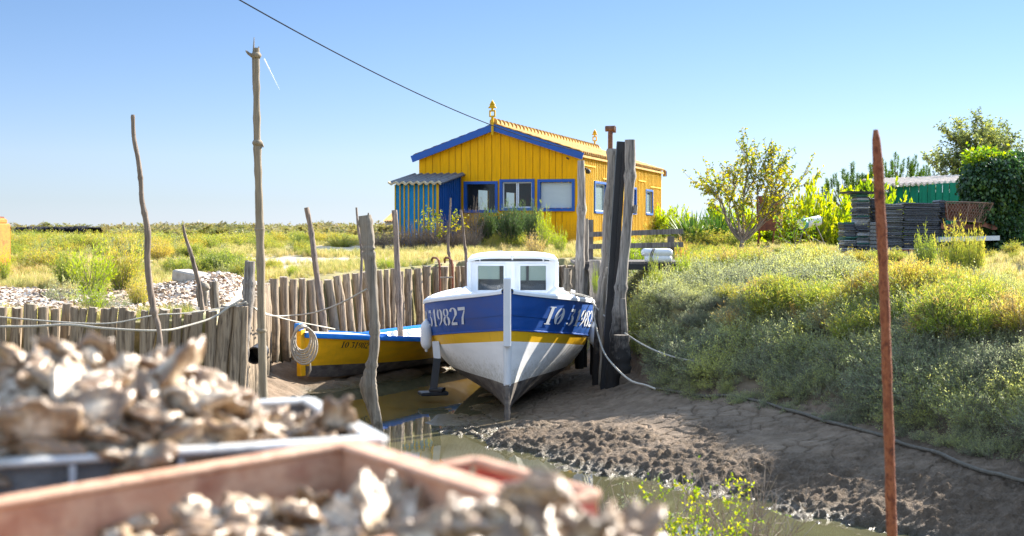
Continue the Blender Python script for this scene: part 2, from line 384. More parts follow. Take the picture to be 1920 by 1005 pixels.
M['l_ivy'] = mk_leaf('ivy_leaf', [(.02, .05, .018), (.045, .105, .032), (.14, .22, .045)], .35, .35, spec=.5, nscale=2.5)
M['l_strap'] = mk_leaf('strap_leaf', [(.03, .08, .015), (.07, .13, .025), (.14, .2, .04)], .3)
M['l_grass'] = mk_leaf('meadow_grass', [(.12, .17, .035), (.27, .29, .07), (.46, .38, .15), (.56, .45, .24)], .45, nscale=.35)
M['l_straw'] = mk_leaf('straw_brush', [(.28, .24, .08), (.48, .38, .14), (.5, .28, .08)], .45)
M['l_scrub'] = mk_leaf('far_scrub', [(.10, .12, .035), (.17, .19, .055), (.26, .24, .08), (.25, .19, .08)], .35, nscale=.15)
# ---------------------------------------------------------------- terrain
SH = [(8, 4), (5.5, 7.1), (3, 10.5), (2.14, 11.7), (1.27, 12.7), (.72, 13.2), (-.25, 14.7), (-.7, 15.2), (-.95, 16.4), (-.7, 18.2), (-.3, 19.6), (.1, 22)]
TOE = [(9, 4), (6.2, 8.0), (4.55, 11.1), (3.35, 13.9), (1.95, 16.2), (1.75, 17.2), (1.75, 20), (1.6, 27)]
FEN = [(-9.5, 11.4), (-5.3, 12.65), (-2.95, 13.5), (-3.3, 14.4), (-3.95, 20.5), (-1.05, 27), (1.6, 28), (6, 29)]
NEAR = [(-9, 10.6), (-4, 10.6), (-1, 10), (.8, 8.9), (2.1, 7.6), (3.3, 5.6), (4.4, 3)]
YB0 = (-3.33, 20.1); YB1 = (-.75, 24.3)
def segd(x, y, a, b):
    dx, dy = b[0]-a[0], b[1]-a[1]; t = np.clip(((x-a[0])*dx+(y-a[1])*dy)/(dx*dx+dy*dy), 0, 1)
    return np.hypot(x-a[0]-t*dx, y-a[1]-t*dy)
def blob(x, y, cx, cy, rx, ry):
    return np.exp(-(((x-cx)/rx)**2+((y-cy)/ry)**2))
def ground(x, y, full=False):
    x = np.asarray(x, float); y = np.asarray(y, float)
    w1 = (fbm(x*1.3, y*1.3, 3, 3)-.5)*.5
    dS = sdist(x, y, SH)+w1*.8; dT = sdist(x, y, TOE)+w1*.5; dL = -sdist(x, y, FEN); dN = sdist(x, y, NEAR)+w1*.6
    t = np.clip(dS/np.maximum(dS-dT, .05), 0, 1)
    z = np.where(dS <= 0, -.3*sstep(-dS/1.2), .03*sstep(dS/.25)*(y < 15.2)+.46*t**np.where(y > 15, 2.0, 1.0+.0*y))
    tt = np.clip(dT, 0, None)
    bank = .48+1.0*(1-(1-np.clip(tt/np.where(y > 18, .5, np.where(y > 16.4, .5+1.4*(18-y)/1.6, 1.9)), 0, 1))**1.7)+.42*np.clip((tt-np.where(y > 17, .3, 1.5))/3.5, 0, 1)+.1*np.clip((tt-5)/15, 0, 1)
    z = np.where(dT > 0, bank+(fbm(x*.9, y*.9, 9, 4)-.5)*.5*np.clip(tt, 0, 1), z)
    e = np.clip(-dL, 0, None)
    z = np.where((dL <= 0) & (dT <= 0), np.maximum(z, .32-.42*e+(fbm(x*3, y*3, 4, 3)-.5)*.12), z)
    z = np.where(dL <= 0, np.maximum(z, .06-np.clip(segd(x, y, YB0, YB1)-.5, 0, 9)*.5+(fbm(x*4, y*4, 14, 3)-.5)*.1), z)
    z = np.where((dN > 0), .0+1.0*(1-np.exp(-np.clip(dN, 0, 30)/1.5))+.68*sstep((dN-5.2)/2)+(fbm(x*2, y*2, 8, 4)-.5)*.12*np.clip(dN, 0, 1), z)
    plat = 1.52+.46*sstep((y-14)/24)+(fbm(x*.6, y*.6, 21, 4)-.5)*.16*np.clip(2-y/60, .25, 1)
    plat = plat+.24*blob(x, y, -4.15, 18.3, .5, 1.0)+.10*blob(x, y, -4.8, 18.5, .8, 1.6)+.10*blob(x, y, -6.8, 17.0, 1.2, 1.6)
    k = sstep(dL/.16)
    z = np.where(dL > 0, np.maximum(z*(1-k)+plat*k, np.where(dT > 0, z, -9)), z)
    # mud relief on the right foreshore
    mudz = (dS > -.4) & (dT < .25) & (dL <= 0) & (dN < 0)
    wx = x+.06*(fbm(x*6, y*6, 31, 2)-.5); wy = y+.06*(fbm(x*6, y*6, 32, 2)-.5)
    f1, f2 = voro(wx*4.4+1.5*fbm(x*2.2, y*2.2, 33, 3), wy*4.4+1.5*fbm(x*2.2, y*2.2, 34, 3), 2); crack = np.clip(1-(f2-f1)/.085, 0, 1)*sstep((fbm(x*1.5, y*1.5, 88, 2)-.3)/.25)
    g1, g2, gi = voro(wx*9+1.2*fbm(x*6, y*6, 5, 3), wy*9+1.2*fbm(x*6, y*6, 6, 3), 7, True); k1, k2, ki = voro(wx*20+fbm(x*9, y*9, 15, 2), wy*20, 17, True)
    rough = sstep((1.12-dS/1.35*.75+(fbm(x*1.7, y*1.7, 41, 3)-.5)*1.3)/.8)
    rough = rough*(y < 16)*np.clip((y-0)/8, 0, 1)
    lump = rough*(sstep((.75-g1)/.5)*(.008+.05*gi**2)+sstep((.7-k1)/.5)*.026*ki-.02+(fbm(x*17, y*17, 53, 3)-.5)*.04+(fbm(x*2.6, y*2.6, 57, 2)-.5)*.07)
    z = z+np.where(mudz, lump*sstep((dS+.35)/.4)-(1-rough)*crack*.05*np.clip(dS, 0, 1)+(fbm(x*2.2, y*2.2, 61, 3)-.5)*.05, 0)
    mudn = (dL < .1) & ((dT < .1)) & (dN < .3)
    z = z+np.where(mudn & ~mudz, (fbm(x*7, y*7, 71, 4)-.5)*.07, 0)
    if not full: return z
    mud = np.where((dL < .05) & (dN < .4), 1-sstep((dT-.1)/.5), 0)
    shell = np.clip(1.5*blob(x, y, -6.9, 16.6, 1.3, 2.0)+1.5*blob(x, y, -4.5, 17.6, .95, 2.6)+.5*blob(x, y, -5.2, 14.6, 1.8, .6), 0, 1)*(dL > 0)
    path = np.clip(1.8*blob(x, y, -5.8, 27.5, 2.6, 1.3)+1.3*blob(x, y, -5.0, 24.8, 1.2, .5)+1.3*blob(x, y, 4.5, 31, 2.6, 2.2)+1.1*blob(x, y, -4.6, 33, 2.5, .9)+1.3*blob(x, y, 0, 43, 2.5, 2), 0, 1)
    path = path+2.0*blob(x, y, -16.5, 47, 3.2, 6)+1.6*blob(x, y, -4.6, 35.5, 3.0, 1.3)
    path = np.clip(path*(.4+1.2*fbm(x*1.1, y*1.1, 81, 4)), 0, 1)
    wet = sstep(1-(z+.02)/.13)*mud
    return z, mud, shell, path, wet, rough*mud
def gz(x, y): return float(ground(np.array([float(x)]), np.array([float(y)]))[0])

def axis(segs):
    out = [segs[0][0]]
    for a, b, s in segs:
        n = max(1, int(round((b-a)/s))); out += list(np.linspace(a, b, n+1)[1:])
    return np.array(out)
gx = np.concatenate([-np.geomspace(2500, 13, 34), axis([(-12.5, -5, .12), (-5, -1.2, .06), (-1.2, 5.4, .019), (5.4, 8, .06), (8, 14, .2)]), np.geomspace(14.8, 2500, 34)])
gy = np.concatenate([-np.geomspace(300, 3, 10), axis([(-1, 8.5, .15), (8.5, 9.8, .05), (9.8, 16.6, .019), (16.6, 24, .06), (24, 40, .2)]), np.geomspace(41, 6000, 46)])
GX, GY = np.meshgrid(gx, gy, indexing='ij')
GZ, MU, SHL, PTH, WET, RGH = ground(GX, GY, True)
nx, ny = GX.shape
me = bpy.data.meshes.new('ground')
me.vertices.add(nx*ny); me.vertices.foreach_set('co', np.stack([GX, GY, GZ], -1).reshape(-1).astype(np.float32))
idx = np.arange(nx*ny).reshape(nx, ny)
q = np.stack([idx[:-1, :-1], idx[1:, :-1], idx[1:, 1:], idx[:-1, 1:]], -1).reshape(-1, 4)
me.loops.add(len(q)*4); me.loops.foreach_set('vertex_index', q.reshape(-1).astype(np.int32))
me.polygons.add(len(q)); me.polygons.foreach_set('loop_start', np.arange(len(q), dtype=np.int32)*4)
me.polygons.foreach_set('loop_total', np.full(len(q), 4, np.int32))
me.update(calc_edges=True); me.polygons.foreach_set('use_smooth', [True]*len(q))
for nme, arr in (('mud', MU), ('shell', SHL), ('path', PTH), ('wet', WET), ('rough', RGH)):
    at = me.attributes.new(nme, 'FLOAT', 'POINT'); at.data.foreach_set('value', arr.reshape(-1).astype(np.float32))
go = bpy.data.objects.new('ground', me); C.objects.link(go); tag(go, kind='structure')
m, nt, b = nodes('ground_soil')
def attr(n_): return nd(nt, 'ShaderNodeAttribute', attribute_name=n_).outputs['Fac']
g = nd(nt, 'ShaderNodeNewGeometry').outputs['Position']
n1 = noise(nt, g, .35, 6, .6); n2 = noise(nt, g, 6, 6, .65); n3 = noise(nt, g, 40, 4, .6); n4 = noise(nt, g, 1.6, 5, .6)
soil = ramp(nt, n1, [(.3, (.17, .17, .05)), (.45, (.30, .25, .10)), (.58, (.40, .30, .15)), (.7, (.24, .22, .07))])
soil = mixc(nt, maprange(nt, n2, .35, .7, 0, .8), soil, (.08, .09, .03))
mudc = ramp(nt, n2, [(.3, (.11, .075, .045)), (.55, (.19, .135, .09)), (.75, (.26, .19, .13))])
mudc = mixc(nt, maprange(nt, n4, .4, .7, 0, .55), mudc, (.12, .088, .06))
mudc = mixc(nt, attr('wet'), mudc, ramp(nt, n4, [(.35, (.05, .042, .028)), (.65, (.11, .085, .04))]))
shc = ramp(nt, n3, [(.3, (.34, .24, .18)), (.5, (.56, .47, .39)), (.68, (.74, .67, .6))])
ptc = ramp(nt, n2, [(.3, (.42, .32, .22)), (.7, (.62, .54, .44))])
c = mixc(nt, attr('path'), soil, ptc); c = mixc(nt, attr('shell'), c, shc); c = mixc(nt, attr('mud'), c, mudc)
nt.links.new(c, b.inputs['Base Color'])
nt.links.new(maprange(nt, attr('wet'), 0, 1, .9, .22), b.inputs['Roughness']); b.inputs['Specular IOR Level'].default_value = .35
bn = bump(nt, b, n2, .6, .05); bn = bump(nt, b, n3, .8, .012, bn)
n5 = noise(nt, g, 17, 6, .7, .6); mr = nd(nt, 'ShaderNodeMath', operation='MULTIPLY'); nt.links.new(n5, mr.inputs[0]); nt.links.new(attr('rough'), mr.inputs[1]); bn = bump(nt, b, mr.outputs[0], 1.0, .09, bn)
me.materials.append(m)

# water
gw = MB(); gw.add([(-14, 2, 0), (12, 2, 0), (12, 30, 0), (-14, 30, 0)], [(0, 1, 2, 3)])
m, nt, b = nodes('murky_creek_water')
g = nd(nt, 'ShaderNodeNewGeometry').outputs['Position']
nt.links.new(ramp(nt, noise(nt, g, .8, 4), [(.3, (.06, .056, .026)), (.7, (.115, .105, .055))]), b.inputs['Base Color'])
b.inputs['Roughness'].default_value = .03; b.inputs['IOR'].default_value = 1.6; b.inputs['Specular IOR Level'].default_value = .6
mp = nd(nt, 'ShaderNodeMapping'); mp.inputs['Scale'].default_value = (1, .35, 1); nt.links.new(g, mp.inputs[0])
bump(nt, b, noise(nt, mp.outputs[0], 9, 3, .5), .05, .01)
tag(gw.build('water', m), kind='structure')

# ---------------------------------------------------------------- foliage prototypes (never linked to the scene; copies share their meshes)
def leafcloud(mb, pos, dirs, ln, wd, rng, mi=0, droop=0, var=None):
    """one folded diamond per leaf"""
    n = len(pos); pos = np.asarray(pos); dirs = np.asarray(dirs, float)
    dirs = dirs/np.maximum(np.linalg.norm(dirs, axis=1, keepdims=True), 1e-6)
    rnd = rng.normal(size=(n, 3)); side = np.cross(dirs, rnd); side /= np.maximum(np.linalg.norm(side, axis=1, keepdims=True), 1e-6)
    L = (np.broadcast_to(ln, (n,))*rng.uniform(.6, 1.25, n))[:, None]; W = (np.broadcast_to(wd, (n,))*rng.uniform(.7, 1.2, n))[:, None]
    a = pos; bb = pos+dirs*L*.45+side*W*.5; cc = pos+dirs*L; dd = pos+dirs*L*.45-side*W*.5
    cc = cc+np.array([0, 0, -1])*L*droop
    v = np.stack([a, bb, cc, dd], 1).reshape(-1, 3)
    if var is None: var = rng.uniform(0, 1, n)
    f = (np.arange(n)*4)[:, None]+np.arange(4)[None]
    mb.add(v.tolist(), f.tolist(), mi, np.repeat(var, 4).tolist())
def proto(name, mb, mats):
    me = bpy.data.meshes.new(name); me.from_pydata(mb.v, [], mb.f)
    for q in mats: me.materials.append(q)
    me.polygons.foreach_set('material_index', mb.m)
    at = me.attributes.new('var', 'FLOAT', 'POINT'); at.data.foreach_set('value', mb.a); me.update()
    return me
def shrub_mesh(name, seed, leafm, stemm, nst=60, nleaf=16, ln=.02, wd=.008, h=1.0, spread=.5, up=.6, curve=.25, stem_r=.0035, lean=0, bare=.25, tips=.5):
    """unit shrub: curved stems fanning from the base, each set with many small leaves"""
    rng = np.random.default_rng(seed); mb = MB(); Ppos = []; Pd = []; Pv = []
    for i in range(nst):
        a = rng.uniform(0, 2*PI); rr = math.sqrt(rng.uniform(0, 1)); L = h*rng.uniform(.55, 1.0)*(1-.3*rr)
        out = np.array([math.cos(a), math.sin(a), 0])*rr*spread
        b0 = out*.35*rng.uniform(.3, 1); d = out*1.3+np.array([0, 0, up+.4*rng.uniform()]); d /= np.linalg.norm(d)
        pts = [b0]; k = 6
        for j in range(k):
            d = d+np.array([math.cos(a), math.sin(a), 0])*curve*.1*rng.normal(1, 1)+rng.normal(size=3)*.09; d /= np.linalg.norm(d)
            pts.append(pts[-1]+d*L/k)
        mb.tube(pts, [stem_r*(1-.12*j) for j in range(k+1)], 3, 1, False)
        pa = np.array(pts)
        for _ in range(nleaf):
            t = bare+(1-bare)*rng.uniform()**.8; s = t*k; j = min(int(s), k-1); fr = s-j
            p = pa[j]*(1-fr)+pa[j+1]*fr; ax = pa[j+1]-pa[j]; ax /= np.linalg.norm(ax)
            q = rng.normal(size=3); q /= np.linalg.norm(q)
            off = q*.03*h*rng.uniform(.2, 1)
            Ppos.append(p+off); Pd.append(ax*.9+q*.8); Pv.append(min(1, max(0, tips*t+(1-tips)*rng.uniform()+rng.normal()*.08)))
    leafcloud(mb, Ppos, Pd, ln, wd, rng, 0, 0, np.array(Pv))
    return proto(name, mb, [M[leafm], M[stemm]])
def holder(cname, meshes):
    col = bpy.data.collections.new(cname)
    for q in meshes:
        o = bpy.data.objects.new(q.name, q); col.objects.link(o)
    return col
def scatter(name, pts, sc, col, nvar, rng, kind='stuff', label=None, cat=None, tilt=.15, rots=None):
    n = len(pts); me = bpy.data.meshes.new(name); me.vertices.add(n)
    me.vertices.foreach_set('co', np.asarray(pts, np.float32).reshape(-1))
    if rots is None: rots = np.stack([rng.normal(size=n)*tilt, rng.normal(size=n)*tilt, rng.uniform(0, 2*PI, n)], -1)
    me.attributes.new('rt', 'FLOAT_VECTOR', 'POINT').data.foreach_set('vector', rots.astype(np.float32).reshape(-1))
    sc = np.asarray(sc, np.float32)
    if sc.ndim == 1: sc = np.repeat(sc[:, None], 3, 1)
    me.attributes.new('sc', 'FLOAT_VECTOR', 'POINT').data.foreach_set('vector', sc.reshape(-1))
    me.attributes.new('ix', 'INT', 'POINT').data.foreach_set('value', rng.integers(0, nvar, n).astype(np.int32))
    o = bpy.data.objects.new(name, me); C.objects.link(o)
    ng = bpy.data.node_groups.new(name+'_nodes', 'GeometryNodeTree')
    ng.interface.new_socket('Geometry', in_out='INPUT', socket_type='NodeSocketGeometry')
    ng.interface.new_socket('Geometry', in_out='OUTPUT', socket_type='NodeSocketGeometry')
    gi = ng.nodes.new('NodeGroupInput'); gout = ng.nodes.new('NodeGroupOutput')
    ci = ng.nodes.new('GeometryNodeCollectionInfo'); ci.inputs['Collection'].default_value = col
    ci.inputs['Separate Children'].default_value = True; ci.inputs['Reset Children'].default_value = True
    ip = ng.nodes.new('GeometryNodeInstanceOnPoints'); ip.inputs['Pick Instance'].default_value = True
    def na(nm, tp):
        a = ng.nodes.new('GeometryNodeInputNamedAttribute'); a.data_type = tp; a.inputs['Name'].default_value = nm; return a.outputs['Attribute']
    ng.links.new(gi.outputs[0], ip.inputs['Points']); ng.links.new(ci.outputs[0], ip.inputs['Instance'])
    ng.links.new(na('ix', 'INT'), ip.inputs['Instance Index']); ng.links.new(na('sc', 'FLOAT_VECTOR'), ip.inputs['Scale'])
    er = ng.nodes.new('FunctionNodeEulerToRotation'); ng.links.new(na('rt', 'FLOAT_VECTOR'), er.inputs[0]); ng.links.new(er.outputs[0], ip.inputs['Rotation'])
    ng.links.new(ip.outputs[0], gout.inputs[0])
    md = o.modifiers.new('scatter', 'NODES'); md.node_group = ng
    return tag(o, label, cat, None, kind)
def to_px(x, y, z):
    cp, sp = math.cos(PITCH), math.sin(PITCH); dz = z-CAMZ
    fw = y*cp-dz*sp; upv = y*sp+dz*cp
    return 960+F*x/fw, 502.5-F*upv/fw

SALT = [shrub_mesh('saltbush_%d' % i, 10+i, 'l_salt', 'twig', 70, 20, .055, .02, 1, .65, .5, .3, .006) for i in range(4)]
GLASS = [shrub_mesh('glasswort_%d' % i, 30+i, 'l_glass', 'twig', 110, 34, .075, .015, 1, .6, .8, .15, .006, bare=.1) for i in range(4)]
LIME = [shrub_mesh('lime_bush_%d' % i, 50+i, 'l_lime', 'twig', 80, 30, .07, .013, 1, .5, .7, .1, .006, bare=.05) for i in range(2)]
DARK = [shrub_mesh('rosemary_%d' % i, 60+i, 'l_dark', 'twig', 150, 48, .07, .015, 1, .5, .9, .05, .006, bare=.05) for i in range(3)]
DEAD = [shrub_mesh('dead_brush_%d' % i, 70+i, 'l_dead', 'twig', 130, 14, .05, .012, 1, .6, .7, .3, .008, bare=.1) for i in range(3)]
STRAW = [shrub_mesh('straw_%d' % i, 80+i, 'l_straw', 'twig', 90, 20, .07, .012, 1, .5, .9, .1, .006, bare=.1) for i in range(2)]
SCRUB = [shrub_mesh('scrub_%d' % i, 90+i, 'l_scrub', 'twig', 50, 24, .13, .06, 1, .8, .5, .2, .012, bare=.05) for i in range(3)]
HEDGE = [shrub_mesh('hedge_%d' % i, 95+i, 'l_yel', 'bark', 80, 44, .085, .05, 1, .95, .45, .5, .01, bare=.1) for i in range(3)]
LEAFY = [shrub_mesh('leafy_%d' % i, 105+i, 'l_lime', 'bark', 90, 46, .085, .05, 1, .75, .6, .2, .01, bare=.05) for i in range(2)]
def grass_mesh(name, seed, mat, n=40, h=1.0, wd=.02, spread=.35):
    rng = np.random.default_rng(seed); mb = MB()
    for i in range(n):
        a = rng.uniform(0, 2*PI); r = rng.uniform(0, spread); b0 = np.array([math.cos(a)*r, math.sin(a)*r, 0])
        a2 = rng.uniform(0, 2*PI); lean = rng.uniform(.1, .6); L = h*rng.uniform(.5, 1); s = np.array([-math.sin(a2), math.cos(a2), 0])*wd
        o = np.array([math.cos(a2), math.sin(a2), 0])*lean*L; p1 = b0+o*.35+np.array([0, 0, L*.6]); p2 = b0+o+np.array([0, 0, L*.95])
        v = rng.uniform(0, 1)
        mb.add([b0-s*.5, b0+s*.5, p1+s*.4, p1-s*.4, p2], [(0, 1, 2, 3), (3, 2, 4)], 0, [v]*5)
    return proto(name, mb, [M[mat]])
GRASS = [grass_mesh('grass_tuft_%d' % i, 130+i, 'l_grass', 46) for i in range(4)]
TALLG = [grass_mesh('straw_tuft_%d' % i, 140+i, 'l_straw', 40, wd=.012) for i in range(2)]

rng = np.random.default_rng(5)
def inview(x, y, z, pad=60):
    px, py = to_px(x, y, z); return (px > -pad) & (px < 1920+pad) & (py < 1100)
def sample(n, x0, x1, y0, y1, dens=None, ypow=1.0):
    u = rng.uniform(size=n)**ypow
    x = rng.uniform(x0, x1, n); y = y0+(y1-y0)*u
    return x, y
# right bank cover: low grey-green saltbush on the slope, brighter tufts on the crest
n = 60000; x, y = sample(n, 1.0, 16, 5.5, 30)
dT = sdist(x, y, TOE); dL = -sdist(x, y, FEN); z = ground(x, y)
patch = fbm(x*.75, y*.75, 91, 3)
keep = (dT > -.12+.3*(patch-.5)) & (dT < 2.9) & inview(x, y, z, 420) & (y < 22) & (rng.uniform(size=n) < .38)
keep &= ~((x < 1.85) & (y > 16.6) & (y < 24))
x, y, z, dTk, pk = x[keep], y[keep], z[keep], dT[keep], patch[keep]
sc = (.06+.80*np.clip(pk-.12, 0, 1)+.05*rng.normal(size=len(x)))*np.where(dTk < .15, .55, 1.0); sc = np.clip(sc, .1, .75)
scatter('bank_saltbush', np.stack([x, y, z-.03], -1), sc, holder('saltbush_kinds', SALT), 4, rng, label='grey green saltbush covering the slope of the mud bank', cat='ground cover', tilt=.3)
n = 60000; x, y = sample(n, 1.0, 20, 6, 34)
dT = sdist(x, y, TOE); z = ground(x, y); patch = fbm(x*.8, y*.8, 95, 3)
pr = sstep((dT-.65)/1.0)*(1-sstep((dT-3.2)/1.5)*.75)*np.where(patch > .44, .18, .03)
keep = (rng.uniform(size=n) < pr) & inview(x, y, z, 420) & ~((x < 2.5) & (y > 16.5))
x, y, z, pk = x[keep], y[keep], z[keep], patch[keep]
scatter('crest_glasswort', np.stack([x, y, z-.03], -1), np.clip(.24+.9*(pk-.44)+.07*rng.normal(size=len(x)), .15, .62)*np.where(sdist(x, y, TOE) > 2.8, .55, 1), holder('crest_kinds', GLASS[:3]+STRAW[:1]), 4, rng, label='yellow green glasswort tufts along the crest of the bank', cat='ground cover', tilt=.2)
# grass over both plateaus
n = 190000; y = 13+47*rng.uniform(size=n)**1.3; x = (rng.uniform(size=n)*1.0-.5)*y*1.08
dT = sdist(x, y, TOE); dL = -sdist(x, y, FEN); zz, mu, sh, pa, _, _ = ground(x, y, True)
keep = ((dL > .35) | (dT > 1.6)) & (sh < .35) & (pa < .45) & (rng.uniform(size=n) < .42)
x, y, z = x[keep], y[keep], zz[keep]
scatter('meadow_grass', np.stack([x, y, z-.01], -1), np.clip(.09+.05*rng.normal(size=len(x))+.0016*y, .05, .24), holder('grass_kinds', GRASS), 4, rng, label='short dry green and straw meadow grass on the salt marsh', cat='grass')
# low marsh growth left of the creek
n = 14000; y = 15+33*rng.uniform(size=n)**1.1; x = (rng.uniform(size=n)*1.0-.5)*y*.84
dL = -sdist(x, y, FEN); zz, mu, sh, pa, _, _ = ground(x, y, True); patch = fbm(x*.5, y*.35, 99, 3)
clear = (x > -4.4) & (y > 18) & (y < 33)
keep = (dL > .9) & (sh < .3) & (pa < .35) & (patch > .53-.04*(x < -3)*(y < 26)) & ~clear & (x < 1) & (rng.uniform(size=n) < .55)
x, y, z, pk = x[keep], y[keep], zz[keep], patch[keep]
scatter('marsh_glasswort', np.stack([x, y, z-.03], -1), np.clip(.24+1.3*(pk-.47)+.07*rng.normal(size=len(x)), .16, .62)*np.clip(1.2-(y-20)/60, .6, 1), holder('marsh_kinds', GLASS+SALT[:1]), 5, rng, label='low yellow green marsh plants spreading over the field behind the fence', cat='ground cover')
# far scrub line
n = 2600; y = rng.uniform(58, 120, n); x = rng.uniform(-.43, .43, n)*y
band = (fbm(x*.06, y*.12, 7, 3) > .40) & ~((x < -26.5*y/90) & (y < 98))
x, y = x[band], y[band]; z = ground(x, y)
s3 = np.stack([rng.uniform(1.2, 2.4, len(x))]*2+[rng.uniform(.45, 1.0, len(x))*np.clip(y/90, .5, 1.1)], -1)
scatter('far_scrub', np.stack([x, y, z-.05], -1), s3, holder('scrub_kinds', SCRUB), 3, rng, label='olive and russet scrub forming the horizon of the marsh', cat='scrub')
# shell litter on the left
M_SH, nt, b = nodes('bleached_shell')
_oi = nd(nt, 'ShaderNodeObjectInfo').outputs['Random']; _g = nd(nt, 'ShaderNodeNewGeometry').outputs['Position']
_c = ramp(nt, _oi, [(.0, (.36, .24, .15)), (.3, (.52, .38, .27)), (.6, (.72, .62, .52)), (1, (.84, .78, .70))])
_c = mixc(nt, maprange(nt, noise(nt, _g, 1.1, 3), .42, .62, 0, .75), _c, (.40, .28, .17))
nt.links.new(_c, b.inputs['Base Color']); b.inputs['Roughness'].default_value = .7
SHELLM = []
for i in range(3):
    r_ = np.random.default_rng(200+i); mb = MB()
    mb.grid(lambda u, v: ((v*.5+.02)*math.cos(2*PI*u)*(1+.15*math.sin(5*u*PI+i)), (v*.7+.02)*math.sin(2*PI*u), .22*(1-v*v)*(1+.3*math.sin(9*u+i))), 9, 3)
    SHELLM.append(proto('shell_chip_%d' % i, mb, [M_SH]))
n = 60000; x = rng.uniform(-9, -2.8, n); y = rng.uniform(12.4, 22, n)
zz, mu, sh, pa, _, _ = ground(x, y, True); dL = -sdist(x, y, FEN)
keep = (dL > .15) & (rng.uniform(size=n) < np.clip(sh*1.2-.15, 0, 1)*.55)
x, y, z = x[keep], y[keep], zz[keep]
scatter('shell_litter', np.stack([x, y, z+.01], -1), rng.uniform(.03, .08, len(x)), holder('shell_kinds', SHELLM), 3, rng, label='bleached oyster shells strewn over the ground behind the left palisade', cat='shell litter', tilt=.5)
# ---------------------------------------------------------------- the yellow cabin
HO = Vector((1.86, 36.0, 2.0)); HA = R(-17.7)
ex = Vector((math.cos(HA), math.sin(HA), 0)); ey = Vector((-math.sin(HA), math.cos(HA), 0))
house = empty('cabin_house', HO, 'yellow boarded cabin with blue trimmed windows and a lean-to at its corner', 'cabin', rz=HA)
def gl(px, py):
    v = PP(px, py, HO, ey)-HO; return v.dot(ex), v.z
def sd(px, py):
    v = PP(px, py, HO, ex)-HO; return v.dot(ey), v.z
GW = 4.8; HD = 12.0; AX = -2.47; EV = 2.62; AP = 3.42
def gtop(x): return EV+(AP-EV)*(1-abs(x-AX)/(GW+AX if x < AX else -AX)) if True else 0
def wall(mb, edges, ops, top, base, horiz, m=0, th=.03, gap=.007, off=0.0, jit=.006, seed=0):
    """vertical boards between edges, cut round the openings; horiz(t, depth)->(x,y)"""
    rg = random.Random(seed)
    cuts = sorted(set(list(edges)+[q for o in ops for q in o[:2]]))
    for a, b_ in zip(cuts[:-1], cuts[1:]):
        ga = gap if a in edges else 0; gb = gap if b_ in edges else 0
        mid = (a+b_)/2; spans = [(base, None)]
        bi = max(i for i, e in enumerate(edges) if e <= mid); rg.seed(seed*99+bi); d0 = off+rg.uniform(-jit, jit)
        for o in ops:
            if o[0]-1e-6 <= mid <= o[1]+1e-6:
                spans = [(base, o[2]), (o[3], None)]
        for z0, z1 in spans:
            za = z1 if z1 is not None else top(a); zb = z1 if z1 is not None else top(b_)
            vs = []
            for d in (d0, d0+th):
                for t, z in ((a+ga, z0), (b_-gb, z0), (b_-gb, zb), (a+ga, za)):
                    x, y = horiz(t, d); vs.append((x, y, z))
            mb.add(vs, [(0, 1, 2, 3), (7, 6, 5, 4), (0, 4, 5, 1), (1, 5, 6, 2), (2, 6, 7, 3), (3, 7, 4, 0)], m)
w1 = (*[gl(875, 395)[0], gl(929, 395)[0]], gl(875, 394)[1], gl(900, 345)[1])
w2 = (gl(942, 392)[0], gl(998, 392)[0], gl(970, 390)[1], gl(970, 341)[1])
w3 = (gl(1013, 392)[0], gl(1073, 392)[0], gl(1043, 391)[1], gl(1043, 341)[1])
rg = random.Random(3)
edges = [-GW]
while edges[-1] < -.28: edges.append(edges[-1]+rg.choice([.19, .21, .24, .27]))
edges = edges[:-1]+[0.0]
mb = MB(); wall(mb, edges, [w1, w2, w3], gtop, 0, lambda t, d: (t, d), seed=1)
mb.build('gable_wall', M['yellow'], house, local=True)
mb = MB(); wall(mb, [-GW+.03, -.03], [w1, w2, w3], lambda x: gtop(x)-.02, 0, lambda t, d: (t, d), off=.036, jit=0, th=.05, seed=2); mb.build('gable_lining', M['inside'], house, local=True)
s1 = (sd(1114, 370)[0], sd(1135, 370)[0]); s1 = (s1[0], s1[1], sd(1114, 396)[1], sd(1114, 343)[1])
s2 = (sd(1176, 370)[0], sd(1191, 370)[0]); s2 = (s2[0], s2[1], s1[2]+.02, s1[3]-.03)
s3 = (sd(1210, 370)[0], sd(1222, 370)[0]); s3 = (s3[0], s3[1], s1[2]+.02, s1[3]-.03)
dr = (sd(1143, 370)[0], sd(1157, 370)[0], 0.0, 2.02)
edges = list(np.arange(0, HD+.01, .24))
def stop(t): return EV
mb = MB(); wall(mb, edges, [s1, s2, s3, dr], stop, 0, lambda t, d: (-d, t), gap=.013, seed=4)
for i, e in enumerate(edges[1:-1]):
    for k in (0, 1):
        t = e+(-.0 if k else .12)
        if k: continue
        sp = [(0, EV)]
        for o in (s1, s2, s3, dr):
            if o[0]-.1 < t < o[1]+.1: sp = [(0, o[2]-.08), (o[3]+.08, EV)]
        for z0, z1 in sp:
            if z1-z0 > .05: mb.box((.02, t, (z0+z1)/2), (.036, .04, z1-z0))
mb.box((.034, 3.2, 1.98), (.05, 4.6*.0+.9, .04)); mb.box((.05, .95, 2.28), (.03, 1.7, .035)); mb.box((.05, 10.8, 1.95), (.03, 2.0, .035)); mb.box((.05, 8.4, 2.1), (.03, 1.2, .035))
mb.build('side_wall', M['yside'], house, local=True)
lw = (2.0, 3.1, 1.0, 1.75); lw2 = (5.0, 6.2, 1.0, 1.75); lw3 = (8.0, 9.2, 1.0, 1.75)
mb = MB(); wall(mb, [0, HD], [s1, s2, s3, dr], stop, 0, lambda t, d: (-d, t), off=.036, jit=0, th=.04)
